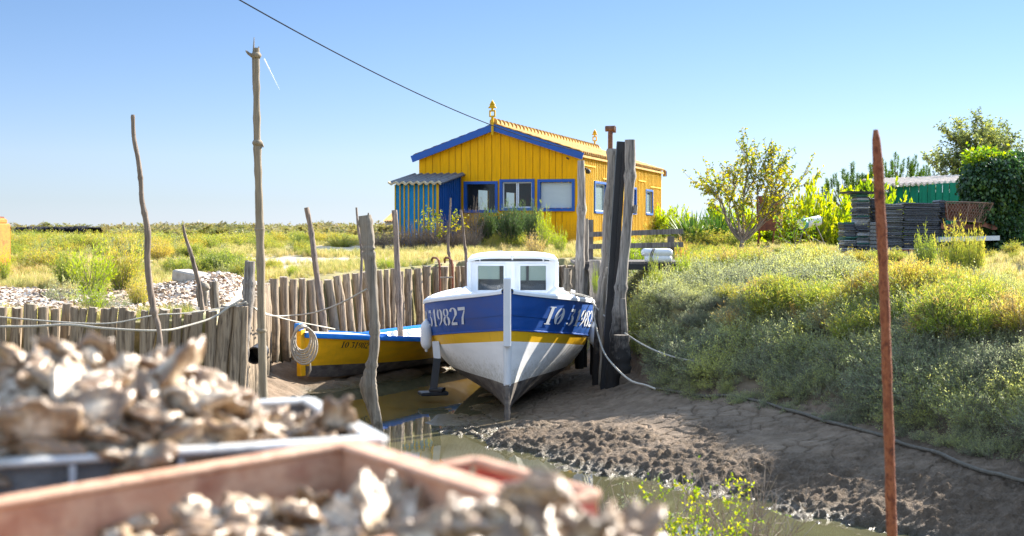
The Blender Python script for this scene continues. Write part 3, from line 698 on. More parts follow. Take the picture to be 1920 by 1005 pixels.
wall(mb, [.1, HD-.1], [lw, lw2, lw3], stop, 0, lambda t, d: (-GW+.05+d, t), off=0, jit=0, th=.04)
mb.add([(-GW+.1, .1, .02), (-.1, .1, .02), (-.1, HD-.1, .02), (-GW+.1, HD-.1, .02)], [(0, 1, 2, 3)])
mb.build('side_lining', M['inside'], house, local=True)
mb = MB(); wall(mb, list(np.arange(0, HD+.01, .3)), [lw, lw2, lw3], stop, 0, lambda t, d: (-GW+d, t), seed=6)
wall(mb, list(np.linspace(-GW, 0, 20)), [(-3.2, -2.2, 1, 1.8), (-1.5, -.6, 1, 1.8)], gtop, 0, lambda t, d: (t, HD-d), seed=7)
mb.build('rear_walls', M['yellow'], house, local=True)
# roof
OH = .14; Y0 = -.12; Y1 = HD+.12
ze = EV-.03; slopeR = (AP-EV)/(-AX)
def roofpt(x, y, dz=0):
    zz = gtop(max(-GW, min(0, x))) if -GW <= x <= 0 else EV-(x if x > 0 else -GW-x)*slopeR
    return Vector((x, y, zz+dz))
for side in (1, -1):
    xa = AX; xb = OH if side > 0 else -GW-OH
    mb = MB()
    ny_ = 440
    def fn(u, v):
        x = xa+(xb-xa)*u; y = Y0+(Y1-Y0)*v
        row = (u*9) % 1.0
        return roofpt(x, y, .045+.035*math.sin(2*PI*y/.22)+.02*row)
    mb.grid(fn, 28, ny_); n0 = mb.n
    mb.add([roofpt(xa, Y0, -.0), roofpt(xb, Y0, -.0), roofpt(xb, Y1, 0), roofpt(xa, Y1, 0)], [(0, 1, 2, 3)])
    ob = mb.build('roof', M['tile'], house, smooth=True, local=True)
mb = MB(); y = Y0
while y < Y1:
    mb.tube([(AX, y, AP+.10), (AX, y+.42, AP+.045)], [.12, .085], 10); y += .38
mb.build('ridge_tiles', M['tile'], house, smooth=False, local=True)
mb = MB()
mb.bar(roofpt(AX, Y0-.03, -.06), roofpt(OH+.03, Y0-.03, -.07), .035, .19); mb.bar(roofpt(AX, Y0-.034, -.06), roofpt(-GW-OH-.03, Y0-.034, -.07), .035, .19)
mb.build('bargeboard', M['blue'], house, local=True)
mb = MB(); mb.box((.10, 0+HD/2, EV-.10), (.03, HD, .07)); mb.box((.12, HD+.1, EV-.1), (.1, .05, .2)); mb.build('eaves_board', M['blue'] if False else M['tile'], house, local=True)
mb = MB(); mb.box((.12, HD+.16, EV-.12), (.14, .05, .2)); mb.build('bargeboard_end', M['blue'], house, local=True)
def finial(y, s, z0):
    mb = MB(); x = AX
    mb.box((x, y, z0+.12*s), (.075*s, .05*s, .62*s))
    z = z0+.43*s; q = .085*s
    for dx, dz, a, c_ in ((-q, .09*s, .045*s, .2*s), (q, .09*s, .045*s, .2*s)): mb.box((x+dx, y, z+dz), (a, .05*s, c_))
    mb.box((x, y-.002, z), (.2*s, .052*s, .05*s)); mb.box((x, y-.002, z+.18*s), (.2*s, .052*s, .05*s))
    mb.box((x, y, z+.3*s), (.07*s, .05*s, .24*s))
    for k in (0, .10):
        zz = z+(.27+k)*s; hw = (.15-k*.5)*s
        v = [(x-hw, y-.03*s, zz), (x+hw, y-.03*s, zz), (x, y-.03*s, zz+.17*s), (x-hw, y+.03*s, zz), (x+hw, y+.03*s, zz), (x, y+.03*s, zz+.17*s)]
        mb.add(v, [(0, 1, 2), (5, 4, 3), (0, 3, 4, 1), (1, 4, 5, 2), (2, 5, 3, 0)])
    mb.build('finial', M['ybat'], house, local=True)
finial(Y0-.09, .86, AP-.12); finial(HD-.2, .78, AP+.0)
# chimney
mb = MB(); cx, cy = -.83, 7.4
mb.tube([(cx, cy, 3.0), (cx, cy, 3.72)], [.085, .085], 14); mb.tube([(cx-.16, cy-.02, 3.84), (cx+.17, cy-.02, 3.84)], [.10, .10], 14); mb.tube([(cx, cy, 3.72), (cx, cy, 3.84)], .075, 12)
mb.tube([(cx+.14, cy, 3.7), (cx+.14, cy, 3.9)], .06, 10)
mb.build('flue_pipe', M['flue'], house, local=True)
# windows of the gable
def window(o, yy=0.0, sash=None, blind=False, two=False, glass='glass', side=False, fw=.075):
    """frame is proud of the boards, pane set back"""
    a, b_, z0, z1 = o
    def bx(mb, c0, c1, zz0, zz1, d0, d1, m=0):
        cc = ((c0+c1)/2, (d0+d1)/2, (zz0+zz1)/2); ss = (abs(c1-c0), abs(d1-d0), zz1-zz0)
        if side: cc = (-cc[1], cc[0], cc[2]); ss = (ss[1], ss[0], ss[2])
        mb.box(cc, ss, m=m)
    mb = MB(); p = -.045
    bx(mb, a-fw, a+.004, z0-fw, z1+fw, p, .12); bx(mb, b_-.004, b_+fw, z0-fw, z1+fw, p, .12)
    bx(mb, a-.0, b_+.0, z1-.004, z1+fw, p+.002, .118); bx(mb, a, b_, z0-fw, z0+.004, p-.02, .118)
    fr = mb.build('window', M['blue'], house, local=True)
    if sash:
        mb = MB(); t = .04
        cols = [(a, (a+b_)/2), ((a+b_)/2, b_)] if two else [(a, b_)]
        for c0, c1 in cols:
            bx(mb, c0+.006, c0+t, z0+.006, z1-.006, .03, .07); bx(mb, c1-t, c1-.006, z0+.006, z1-.006, .03, .07)
            bx(mb, c0+t, c1-t, z0+.006, z0+t, .032, .068); bx(mb, c0+t, c1-t, z1-t, z1-.006, .032, .068)
        mb.build('sash', M['wframe'], fr, local=True)
    mb = MB(); bx(mb, a+.003, b_-.003, z0+.005, z1-.005, .048, .052); mb.build('pane', M[glass], fr, local=True)
    if blind:
        mb = MB(); bx(mb, a+.01, b_-.01, z0+.02, z1-.02, .056, .06); mb.build('blind', M['blind'], fr, local=True)
    return fr
window(w1); window(w2, sash=True, two=True); window(w3, blind=True, glass='gclear')
for o in (s1, s2, s3): window(o, sash=True, side=True, blind=(o is not s2), fw=.06)
# door
mb = MB(); mb.box((-.02, (dr[0]+dr[1])/2, 1.0), (.04, dr[1]-dr[0]-.02, 2.0)); d_ = mb.build('door', M['blue'], house, local=True)
mb = MB(); mb.box((.02, dr[0]+.1, 1.0), (.04, .1, .03)); mb.build('handle', M['steel'], d_, local=True)
mb = MB(); mb.box((-.02+.06, .62, 2.18), (.1, .12, .06)); mb.lathe((.14, .62, 2.1), [(.03, 0), (.07, .02), (.07, .12), (.03, .15)], 10, axis=(0, -1, 0)); mb.build('wall_lamp', M['tar'], house, local=True)
mb = MB(); mb.tube([(-.3, -.16, 2.46), (-.22, -.2, 2.42)], .02, 8); mb.build('wire_bracket', M['tar'], house, local=True)
# lean-to
lt = MB(); x0, x1, y0 = -GW+.0, -3.50, -1.82
def atop(y): return 1.70+.30*(y-y0)/(-y0)
wall(lt, list(np.linspace(x0, x1, 9)), [], lambda t: 1.70, 0, lambda t, d: (t, y0+d), gap=.003, seed=8)
lean = lt.build('lean_to', M['teal'], house, local=True)
mb = MB(); wall(mb, list(np.linspace(y0+.035, -.01, 9)), [], atop, 0, lambda t, d: (x1-d, t), gap=.003, seed=9)
mb.build('side_boards', M['bluew'], lean, local=True); mb = MB()
wall(mb, list(np.linspace(y0+.035, -.01, 9)), [], atop, 0, lambda t, d: (x0+d, t), gap=.003, seed=9)
mb.build('side_boards', M['bluew'], lean, local=True)
mb = MB()
for k, t in enumerate(np.linspace(x0+.02, x1-.02, 10)): mb.box((t+rg.uniform(-.02, .02)*(0 < k < 9), y0-.016, .85), (.03 if k < 9 else .07, .03, 1.7))
mb.build('batten', M['ybat'], lean, local=True)
mb = MB()
for t in np.linspace(y0+.12, -.12, 10): mb.box((x1+.014, t, atop(t)/2), (.028, .028, atop(t)-.02))
mb.build('side_batten', M['bluew'], lean, local=True)
mb = MB()
mb.grid(lambda u, v: Vector((x0-.14+(x1-x0+.28)*u, y0-.16+(-y0+.16)*v, 1.745+.33*v+.028*math.cos(2*PI*u*7.5))), 110, 8)
mb.grid(lambda u, v: Vector((x0-.14+(x1-x0+.28)*u, y0-.16+(-y0+.16)*v, 1.715+.33*v+.028*math.cos(2*PI*u*7.5))), 110, 8, flip=True)
rr = mb.build('corrugated_roof', M['tile_grey'], lean, smooth=True, local=True)
mb = MB()
mb.grid(lambda u, v: Vector((x0-.14+(x1-x0+.28)*u, y0-.166-.004*v, 1.700+.05*v+.028*math.cos(2*PI*u*7.5))), 110, 2, flip=False)
mb.grid(lambda u, v: Vector((x0-.14+(x1-x0+.28)*u, y0-.17+.10*v, 1.752+.018*v+.028*math.cos(2*PI*u*7.5))), 110, 2)
mb.build('roof_edge', M['sheet_edge'], lean, smooth=True, local=True)

# ---------------------------------------------------------------- hulls
def arc(cx, cy, rx, ry, a0, a1, wt, wn=.05, n=14):
    out = []
    for i in range(n+1):
        a = R(a0+(a1-a0)*i/n); v = abs(math.cos(a))
        out.append((cx+rx*math.cos(a), cy+ry*math.sin(a), wn+(wt-wn)*v**1.3))
    return out
TW = .17
GLY = {
 'I': [[(.25, .03, TW), (.25, .97, TW)], [(.08, .015, .05), (.42, .015, .05)], [(.08, .985, .05), (.42, .985, .05)]],
 'O': [arc(.26, .5, .19, .46, 100, 260, TW), arc(.26, .5, .19, .46, -80, 80, TW)],
 'Q': [arc(.26, .5, .19, .46, 100, 260, TW), arc(.26, .5, .19, .46, -80, 80, TW), [(.14, .30, .05), (.38, .70, .05)]],
 '1': [[(.27, .0, TW), (.27, 1.0, TW)], [(.12, .78, .05), (.2, .93, .05)], [(.12, .015, .05), (.42, .015, .05)]],
 '3': [[(.05, .9, .17), (.40, .9, .17)], [(.42, .84, .05), (.24, .56, .05)], arc(.2, .3, .2, .28, 75, -80, TW), [(.06, .08, .12), (.08, .16, .14)]],
 '9': [arc(.25, .68, .18, .29, 110, 250, TW), arc(.25, .68, .18, .29, -55, 80, TW), [(.43, .62, TW), (.36, .3, .13), (.12, .03, .05)]],
 '8': [arc(.25, .76, .16, .21, 105, 255, .13), arc(.25, .76, .16, .21, -75, 75, .13), arc(.25, .27, .19, .25, 105, 255, TW), arc(.25, .27, .19, .25, -75, 75, TW)],
 '2': [arc(.24, .72, .19, .26, 165, -40, TW), [(.38, .55, .1), (.1, .16, .05)], [(.04, .08, .16), (.45, .08, .16)]],
 '7': [[(.03, .91, .18), (.46, .91, .18)], [(.42, .80, .06), (.28, .4, .12), (.24, .02, .15)]],
}
def text_quads(s, adv=.56, sp=.3):
    x = 0; out = []
    for ch in s:
        if ch == ' ': x += sp; continue
        for st in GLY[ch]:
            dense = []
            for (ax, ay, aw), (bx_, by, bw) in zip(st[:-1], st[1:]):
                k = max(1, int(math.hypot(bx_-ax, by-ay)/.12))
                for i in range(k): t = i/k; dense.append((ax+(bx_-ax)*t, ay+(by-ay)*t, aw+(bw-aw)*t))
            dense.append(st[-1]); L = []
            for i, (px, py, w_) in enumerate(dense):
                a = dense[max(0, i-1)]; b = dense[min(len(dense)-1, i+1)]
                dx, dy = b[0]-a[0], b[1]-a[1]; l = math.hypot(dx, dy) or 1
                L.append(((x+px-dy/l*w_/2, py+dx/l*w_/2), (x+px+dy/l*w_/2, py-dx/l*w_/2)))
            for p, q_ in zip(L[:-1], L[1:]): out.append((p[0], p[1], q_[1], q_[0]))
        x += adv
    return out, x
class Hull:
    def __init__(s, bow, ang, L, bf, zs, zk, sec, tr=0.0):
        s.bow = Vector((bow[0], bow[1], 0)); s.ax = Vector((math.sin(ang), math.cos(ang), 0)); s.rt = Vector((math.cos(ang), -math.sin(ang), 0))
        s.L, s.bf, s.zs, s.zk, s.sec, s.tr = L, bf, zs, zk, sec, tr
    def pt(s, t, z, side, off=0):
        h = min(1, max(0, (z-s.zk(t))/(s.zs(t)-s.zk(t)))); x = s.bf(t)*s.sec(t, h)+off
        rk = s.tr*(h)*(1-t)                       # bow rake
        return s.bow+s.ax*(s.L*t-rk)+s.rt*side*(x)+Vector((0, 0, z))
    def skin(s, mb, bands, ts, inner=False, off=0.0):
        """bands: list of (zfun_low, zfun_high, rows, material)"""
        for side in (1, -1):
            for zl, zh, k, m in bands:
                def fn(u, v, zl=zl, zh=zh):
                    t = ts[int(round(u*(len(ts)-1)))]; a = zl(t); b = zh(t)
                    return s.pt(t, a+(b-a)*v, side, off)
                mb.grid(fn, len(ts), k+1, m, flip=(side < 0) ^ inner)
    def text(s, mb, string, t0, side, zbase, hgt, wsc, shear=.15, off=.004, bowward=True):
        qs, tot = text_quads(string); sg = -1 if bowward else 1
        for q_ in qs:
            vs = []
            for x, y in q_:
                u = (x+shear*y)*wsc; t = t0+sg*u/s.L
                z = zbase(t)+y*hgt
                vs.append(s.pt(t, z, side, off))
            f = (0, 1, 2, 3)
            mb.add(vs, [f])
ts = [((i/44.0)**1.5) for i in range(45)]
# blue and white boat
def sec1(t, h):
    mid = (1-(1-h)**3)**.8*.97+.03*h; bow = .72*h**1.25+.28*h
    w_ = min(1, (t/.36))**.6; return bow*(1-w_)+mid*w_
def bf1(t): return .045+1.215*(1-(1-min(t/.46, 1))**2.1)*(1-.28*max(0, (t-.5)/.5)**2)
zs1 = lambda t: 1.69-.30*min(1, t/.42)**.8+.02*max(0, t-.6)
zk1 = lambda t: .05
H1 = Hull((-.058, 16.46), R(.3), 6.4, bf1, zs1, zk1, sec1, .12)
boat = empty('fishing_boat', (-.05, 19, .05), 'blue and white wooden fishing boat with a cabin, bow on, yellow band round its hull', 'fishing boat')
zb1 = lambda t: 1.19-.33*min(1, t/.45); zb2 = lambda t: zb1(t)-.145; zw = lambda t: .47
mb = MB(); H1.skin(mb, [(zk1, zw, 10, 0), (zw, zb2, 8, 1), (zb2, zb1, 3, 2), (zb1, zs1, 8, 3)], ts)
# transom
tv = [H1.pt(1, .05+(zs1(1)-.05)*k/14, 1) for k in range(15)]; tw = [H1.pt(1, .05+(zs1(1)-.05)*k/14, -1) for k in range(15)]
mb.add(tv+tw, [(k, k+1, 16+k, 15+k) for k in range(14)], 3)
mb.build('hull', [M['hdark'], M['hwhite'], M['hyellow'], M['hblue']], boat, smooth=True, edge=40)
mb = MB(); H1.skin(mb, [(lambda t: zs1(t)-.30, lambda t: zs1(t)-.292, 1, 0), (lambda t: zs1(t)-.292, zs1, 6, 0)], ts, off=.009)
mb.build('sheer_strake', M['hblue'], boat, smooth=True, edge=40)
for side in (1, -1):
    mb = MB(); mb.tube([H1.pt(t, zb1(t), side, .004) for t in ts], .012, 6); mb.build('rubbing_strake', M['hblue'], boat)
    mb = MB(); k = len(ts)
    pr = [(-.06, -.03), (.028, -.03), (.034, .005), (.02, .03), (-.06, .03)]
    vs = [H1.pt(t, zs1(t), side, dx)+Vector((0, 0, dz)) for t in ts for dx, dz in pr]
    fs = [(i*5+j, i*5+(j+1) % 5, (i+1)*5+(j+1) % 5, (i+1)*5+j) for i in range(k-1) for j in range(5)]
    mb.add(vs, fs if side > 0 else [f[::-1] for f in fs]); mb.build('gunwale', M['cabin'], boat, smooth=True, edge=30)
mb = MB(); mb.grid(lambda u, v: H1.pt(ts[int(round(u*(len(ts)-1)))], zs1(ts[int(round(u*(len(ts)-1)))]), 1 if v >= .5 else -1, -.02-(H1.bf(ts[int(round(u*(len(ts)-1)))])-.02)*(1-abs(2*v-1)))-Vector((0, 0, .02-.025*(1-abs(2*v-1)))), len(ts), 9)
mb.build('deck', M['cabin'], boat, smooth=True)
mb = MB(); bx0 = -.06
mb.box((bx0, 16.315, 1.42), (.098, .13, .88), bev=.012)
mb.tube([(bx0+.002, 16.40, 1.0), (bx0, 16.42, .75), (bx0, 16.44, .47)], [.062, .05, .048], 12)
mb.box((bx0, 16.40, .73), (.07, .12, .52), bev=.02)
mb.build('stem_post', M['stem'], boat)
mb = MB(); mb.box((bx0, 16.42, .235), (.072, .14, .47), bev=.02); mb.box((bx0, 19.6, .03), (.09, 6.3, .09)); mb.build('keel', M['hdark'], boat)
mb = MB(); c0 = P(938, 547, 16.5)
mb.tube([P(946, 549, 16.45), P(940, 551, 16.45), P(935, 546, 16.43), P(934, 539, 16.43), P(937, 536, 16.43)], [.018, .02, .018, .014, .01], 8); mb.tube([P(946, 543, 16.45), P(936, 545, 16.42)], .02, 8)
mb.build('bow_cleat', M['steel'], boat)
mb = MB(); H1.text(mb, 'IQ 319827', .418, -1, lambda t: zs1(t)-.375, .235, .40, off=.014); mb.build('registration_lettering', M['letter'], boat)
mb = MB(); H1.text(mb, 'IQ 319827', .10, 1, lambda t: zs1(t)-.375, .235, .40, off=.014, bowward=False); mb.build('registration_lettering', M['letter'], boat)
# cabin
cabin = MB()
def cz(py, Y): return 2.5-(py-427)*Y/2400
CF = 18.75; CB = 20.4; xl, xr = (880-960)/2400*CF+.0, (1043-960)/2400*CF; zt = cz(490, CF); zb = zs1(.38)-.06; xm = (xl+xr)/2
wl = ((896-960)/2400*CF, (945-960)/2400*CF); wr = ((975-960)/2400*CF, (1024-960)/2400*CF); wz = (cz(544, CF), cz(498, CF))
def panel(mb, A, B, z0, z1, holes, th=.035, m=0):
    """flat wall from A to B (xy) with rectangular holes given as (t0,t1,za,zb)"""
    A = Vector((*A, 0)); B = Vector((*B, 0)); nrm = Vector(((B-A).y, -(B-A).x, 0)).normalized()
    cu = sorted(set([0, 1]+[q for o in holes for q in o[:2]]))
    for a, b in zip(cu[:-1], cu[1:]):
        mid = (a+b)/2; sp = [(z0, z1)]
        for o in holes:
            if o[0] < mid < o[1]: sp = [(z0, o[2]), (o[3], z1)]
        for za, zb_ in sp:
            p = A.lerp(B, a); q_ = A.lerp(B, b)
            vs = [(*(r+nrm*d).xy, z) for d in (0, -th) for r, z in ((p, za), (q_, za), (q_, zb_), (p, zb_))]
            mb.add(vs, [(0, 1, 2, 3), (7, 6, 5, 4), (0, 4, 5, 1), (1, 5, 6, 2), (2, 6, 7, 3), (3, 7, 4, 0)], m)
FM = (xm, CF-.10)
def tt(x, a, b): return (x-a)/(b-a)
fl = [(tt(wl[0], xl, xm), tt(wl[1], xl, xm), wz[0], wz[1])]; fr_ = [(tt(wr[0], xm, xr), tt(wr[1], xm, xr), wz[0], wz[1])]
panel(cabin, (xl, CF), FM, zb, zt, fl); panel(cabin, FM, (xr, CF), zb, zt, fr_)
sw = [(.15, .5, zb+.2, zt-.06), (.56, .88, zb+.2, zt-.06)]
panel(cabin, (xr+.003, CF), (xr+.003, CB), zb, zt, sw); panel(cabin, (xl-.003, CB), (xl-.003, CF), zb, zt, [(1-b, 1-a, c, d) for a, b, c, d in sw])
cabin.box((FM[0], FM[1]-.012, (zb+zt)/2), (.055, .05, zt-zb)); cabin.box((xl-.0, CF-.01, (zb+zt)/2), (.07, .06, zt-zb), bev=.012); cabin.box((xr, CF-.01, (zb+zt)/2), (.07, .06, zt-zb), bev=.012)
cb = cabin.build('cabin', M['cabin'], boat)
M['dusty'], nt, b = nodes('dusty_sunlit_glass'); b.inputs['Base Color'].default_value = (.36, .42, .43, 1)
_t = nd(nt, 'ShaderNodeBsdfTranslucent'); _t.inputs[0].default_value = (.42, .50, .50, 1); _m = nd(nt, 'ShaderNodeMixShader'); _m.inputs[0].default_value = .7
nt.links.new(b.outputs[0], _m.inputs[1]); nt.links.new(_t.outputs[0], _m.inputs[2]); nt.links.new(_m.outputs[0], nt.nodes['Material Output'].inputs[0])
for q0_, q1_ in ((.06, .30), (.33, .49), (.54, .62), (.66, .95)):
    mb = MB(); mb.box((xr+(xl-xr)*(q0_+q1_)/2, CB-.012, 1.80), (abs(xr-xl)*(q1_-q0_)-.004, .006, .29)); mb.build('rear_pane', M['dusty'], cb)
mb = MB(); rz0 = cz(545, CB); 
panel(mb, (xr, CB), (xl, CB), zb-.3, zt, [(.06, .30, 1.66, zt-.06), (.33, .49, 1.66, zt-.06), (.54, .62, 1.63, zt-.06), (.66, .95, 1.68, zt-.06)], th=.03)
mb.box((xm, CB-.4, zb-.03), (1.2, .9, .03)); mb.box((xm-.3, CB-.6, zb+.12), (.28, .3, .28))
mb.build('cabin_bulkhead', mk('bulkhead_grey', [(.12, .14, .17), (.16, .18, .2)], (3, 3, 3), .7, 0), cb)
def fframe(A, B, t0, t1, z0, z1):
    A = Vector((*A, 0)); B = Vector((*B, 0)); n_ = Vector(((B-A).y, -(B-A).x, 0)).normalized()
    p = A.lerp(B, t0)+n_*.012; q_ = A.lerp(B, t1)+n_*.012; mb = MB(); w_ = .028
    up = Vector((0, 0, 1)); P_ = lambda r, z: r+up*z
    e = (q_-p).normalized()*w_/2
    mb.bar(P_(p-e, z0-w_), P_(p-e, z1+w_), w_, .024, up=n_); mb.bar(P_(q_+e, z0-w_), P_(q_+e, z1+w_), w_, .024, up=n_)
    mb.bar(P_(p, z0-w_/2), P_(q_, z0-w_/2), .022, w_); mb.bar(P_(p, z1+w_/2), P_(q_, z1+w_/2), .022, w_)
    f_ = mb.build('window_frame', M['cabin'], cb)
    n2 = n_*-.03; mb = MB(); mb.add([P_(p+n2, z0-.01), P_(q_+n2, z0-.01), P_(q_+n2, z1+.01), P_(p+n2, z1+.01)], [(0, 1, 2, 3)]); mb.build('window_pane', M['cglass'], cb)
fframe((xl, CF), FM, *fl[0]); fframe(FM, (xr, CF), *fr_[0])
mb = MB()
def rf(u, v, dz=0):
    x = xl-.025+(xr-xl+.05)*u; c_ = 1-abs(2*u-1)**4
    y = CF-.04-.10*(1-abs(2*u-1)**1.5)+(CB-CF+.16)*v
    return Vector((x, y, zt-.005+.06*c_+.03*v+dz))
mb.grid(lambda u, v: rf(u, v, .03), 21, 9); mb.grid(lambda u, v: rf(u, v, -.01), 21, 9, flip=True)
mb.grid(lambda u, v: rf(u, 0, -.01+.04*v), 21, 2, flip=True); mb.grid(lambda u, v: rf(u, 1, -.01+.04*v), 21, 2)
mb.grid(lambda u, v: rf(0, u, -.01+.04*v), 9, 2); mb.grid(lambda u, v: rf(1, u, -.01+.04*v), 9, 2, flip=True)
mb.build('cabin_roof', M['cabin'], boat, smooth=True, edge=50)
for px, py, yy in ((900, 486, CF-.05), (961, 484, CF-.17), (1019, 486, CF-.05), (1032, 490, CF)):
    c_ = P(px, py, yy); mb = MB(); mb.tube([c_+Vector((.0, 0, -.03)), c_+Vector((-.01, 0, .03)), c_+Vector((.02, 0, .03))], .012, 6); mb.build('roof_fitting', M['white'], boat)
mb = MB(); mb.box(P(938, 476, CB-.1), (.08, .05, .10)); mb.build('roof_fitting', M['white'], boat)
for sx, px in ((-1, 868), (1, 1047)):
    c_ = P(px, 546, 18.3); mb = MB()
    v = [c_+Vector((x, y, z)) for y in (-.35, .35) for x, z in ((-.15, -.03), (.15, -.03), (.03*-sx, .06))]
    mb.add(v, [(0, 1, 2), (5, 4, 3), (0, 3, 4, 1), (1, 4, 5, 2), (2, 5, 3, 0)]); mb.build('deck_chock', M['cabin'], boat)
# beaching leg
mb = MB(); a = P(817, 640, 18.35); b = P(820, 672, 18.35); c_ = P(812, 737, 18.3)
mb.bar(b, a, .10, .08, up=(0, 1, 0)); lg = mb.build('beaching_leg', M['stem'], boat)
mb = MB(); mb.bar(c_, b, .105, .085, up=(0, 1, 0)); mb.box(c_+Vector((.0, 0, .0)), (.40, .26, .05), rz=.3, bev=.01); mb.box(c_+Vector((.06, 0, .05)), (.2, .2, .05), rz=-.2, bev=.01); mb.build('leg_foot', M['tar'], lg)
# fenders
for px, py0, py1, Y, lab in ((799.5, 598, 660, 18.55, 'white fender hanging from the left rail of the blue boat above the leg'), (1114, 603, 652, 18.9, 'white fender squeezed between the blue boat and the right mooring posts')):
    a = P(px, py1, Y); t_ = P(px, py0, Y); L = (t_-a).z; r = .083; mb = MB()
    mb.lathe(a, [(.012, 0), (.022, .015), (.022, .04), (.045, .055), (r*.85, .085), (r, .13), (r, L-.13), (r*.85, L-.07), (.04, L-.035), (.02, L-.02), (.02, L)], 20)
    e = empty('fender', (a.x, a.y, a.z), lab, 'fender', 'white fenders hung on the blue boat')
    mb.build('fender_body', M['fender'], e, smooth=True)
    mb = MB(); mb.tube([t_, t_+Vector((.02, 0, .2)), t_+Vector((.06*(1 if px < 900 else -1), .02, .34))], .007, 5); mb.build('lanyard', M['rope'], e)

# yellow boat
def sec2(t, h):
    w_ = min(1, t/.3); return (.35+.65*h**.8)*w_+(h**1.0)*(1-w_)
yang = math.atan2(.52, .854)
def bf2(t): return .04+.74*(1-(1-min(t/.5, 1))**2)*(1-.22*max(0, (t-.55)/.45)**2)
zs2 = lambda t: .84-.20*min(1, t/.45)+.06*max(0, t-.5)
zk2 = lambda t: .10+.06*max(0, 1-t/.12)
H2 = Hull((-3.22, 20.05), yang, 4.9, bf2, zs2, zk2, sec2, .10)
yb = empty('rowing_boat', (-2.1, 22.1, .1), 'open yellow boat with blue gunwale lying on the mud by the palisade', 'rowing boat')
zd2 = lambda t: .33-.09*min(1, t/.5)
mb = MB(); H2.skin(mb, [(zk2, zd2, 4, 0), (zd2, lambda t: zs2(t)-.06, 7, 1), (lambda t: zs2(t)-.06, zs2, 1, 2)], ts)
tv = [H2.pt(1, .1+(zs2(1)-.1)*k/8, 1) for k in range(9)]; tw = [H2.pt(1, .1+(zs2(1)-.1)*k/8, -1) for k in range(9)]
mb.add(tv+tw, [(k, k+1, 10+k, 9+k) for k in range(8)], 1)
mb.grid(lambda u, v: H2.pt(ts[int(round(u*44))], zk2(ts[int(round(u*44))])+.001, 1 if v > .5 else -1, 0), 45, 2, 0)
mb.build('hull', [M['hdark'], M['byellow'], M['skyblue']], yb, smooth=True, edge=40)
mb = MB(); H2.skin(mb, [(lambda t: .22, lambda t: zs2(t)-.01, 6, 0)], ts[6:], True, -.045)
mb.grid(lambda u, v: H2.pt(ts[6+int(round(u*38))], .24, 1 if v > .5 else -1, -.05), 39, 2, 0)
for i in range(9, 44, 3):
    for sd_ in (1, -1):
        mb.bar(H2.pt(ts[i], .25, sd_, -.06), H2.pt(ts[i], zs2(ts[i])-.03, sd_, -.06), .05, .03, up=(0, 1, 0))
mb.build('inner_planking', M['cabin'], yb)
for sd_ in (1, -1):
    mb = MB(); pr = [(-.07, -.02), (.03, -.05), (.038, .0), (.03, .022), (-.07, .022)]; k = len(ts)
    vs = [H2.pt(t, zs2(t), sd_, dx)+Vector((0, 0, dz)) for t in ts for dx, dz in pr]
    fs = [(i*5+j, i*5+(j+1) % 5, (i+1)*5+(j+1) % 5, (i+1)*5+j) for i in range(k-1) for j in range(5)]
    mb.add(vs, fs if sd_ > 0 else [f[::-1] for f in fs]); mb.build('gunwale', M['skyblue'], yb, smooth=True, edge=30)
fd = [t for t in ts if t <= .26]
mb = MB(); mb.grid(lambda u, v: H2.pt(fd[int(round(u*(len(fd)-1)))], zs2(0), 1 if v >= .5 else -1, -H2.bf(fd[int(round(u*(len(fd)-1)))])*(1-abs(2*v-1))-.03*abs(2*v-1)).xy.to_3d()+Vector((0, 0, zs2(fd[int(round(u*(len(fd)-1)))])+.012+.03*(1-abs(2*v-1)))), len(fd), 7)
mb.build('foredeck', M['cabin'], yb, smooth=True)
mb = MB()
for t in (.45, .72): mb.bar(H2.pt(t, zs2(t)-.14, 1, -.05), H2.pt(t, zs2(t)-.14, -1, -.05), .22, .035)
mb.build('thwart', M['cabin'], yb)
mb = MB(); mb.bar(H2.pt(.27, zs2(.27)+.03, 1, -.0), H2.pt(.27, zs2(.27)+.03, -1, 0), .06, .05); mb.box(H2.pt(.47, zs2(.47)+.03, 1, -.02), (.1, .1, .05)); mb.build('deck_coaming', M['skyblue'], yb)
mb = MB(); st = H2.pt(0, .5, 1, -.04); mb.box((st.x-.035, st.y-.055, .55), (.09, .12, .74), rz=-yang, bev=.01); mb.build('stem_post', M['byellow'], yb)
mb = MB(); mb.box((st.x-.06, st.y-.085, .95), (.10, .13, .12), rz=-yang, bev=.01); mb.build('stem_head', M['skyblue'], yb)
mb = MB(); H2.text(mb, 'IO 319827', .115, 1, lambda t: zs2(t)-.20, .10, .115, bowward=False, shear=.1); mb.build('registration_lettering', M['black'], yb)
# coil of rope on its bow
mb = MB(); cc = P(567, 633, 19.72)
for k in range(7):
    rx = .13+.012*k-.02*(k % 2); rz_ = .20+.014*k
    mb.tube([cc+Vector((rx*math.cos(2*PI*i/22)+.006*k, -.012*k+.02*math.sin(3*i), rz_*math.sin(2*PI*i/22)-.02*k)) for i in range(23)], .016, 6, cap=False)
mb.tube([cc+Vector((.1, 0, -.2)), cc+Vector((.12, 0, -.5)), P(577, 705, 19.9)], .014, 6)
tag(mb.build('rope_coil', M['rope'], None, True, loc=tuple(cc)), 'coil of old rope hung over the bow of the yellow boat', 'rope')
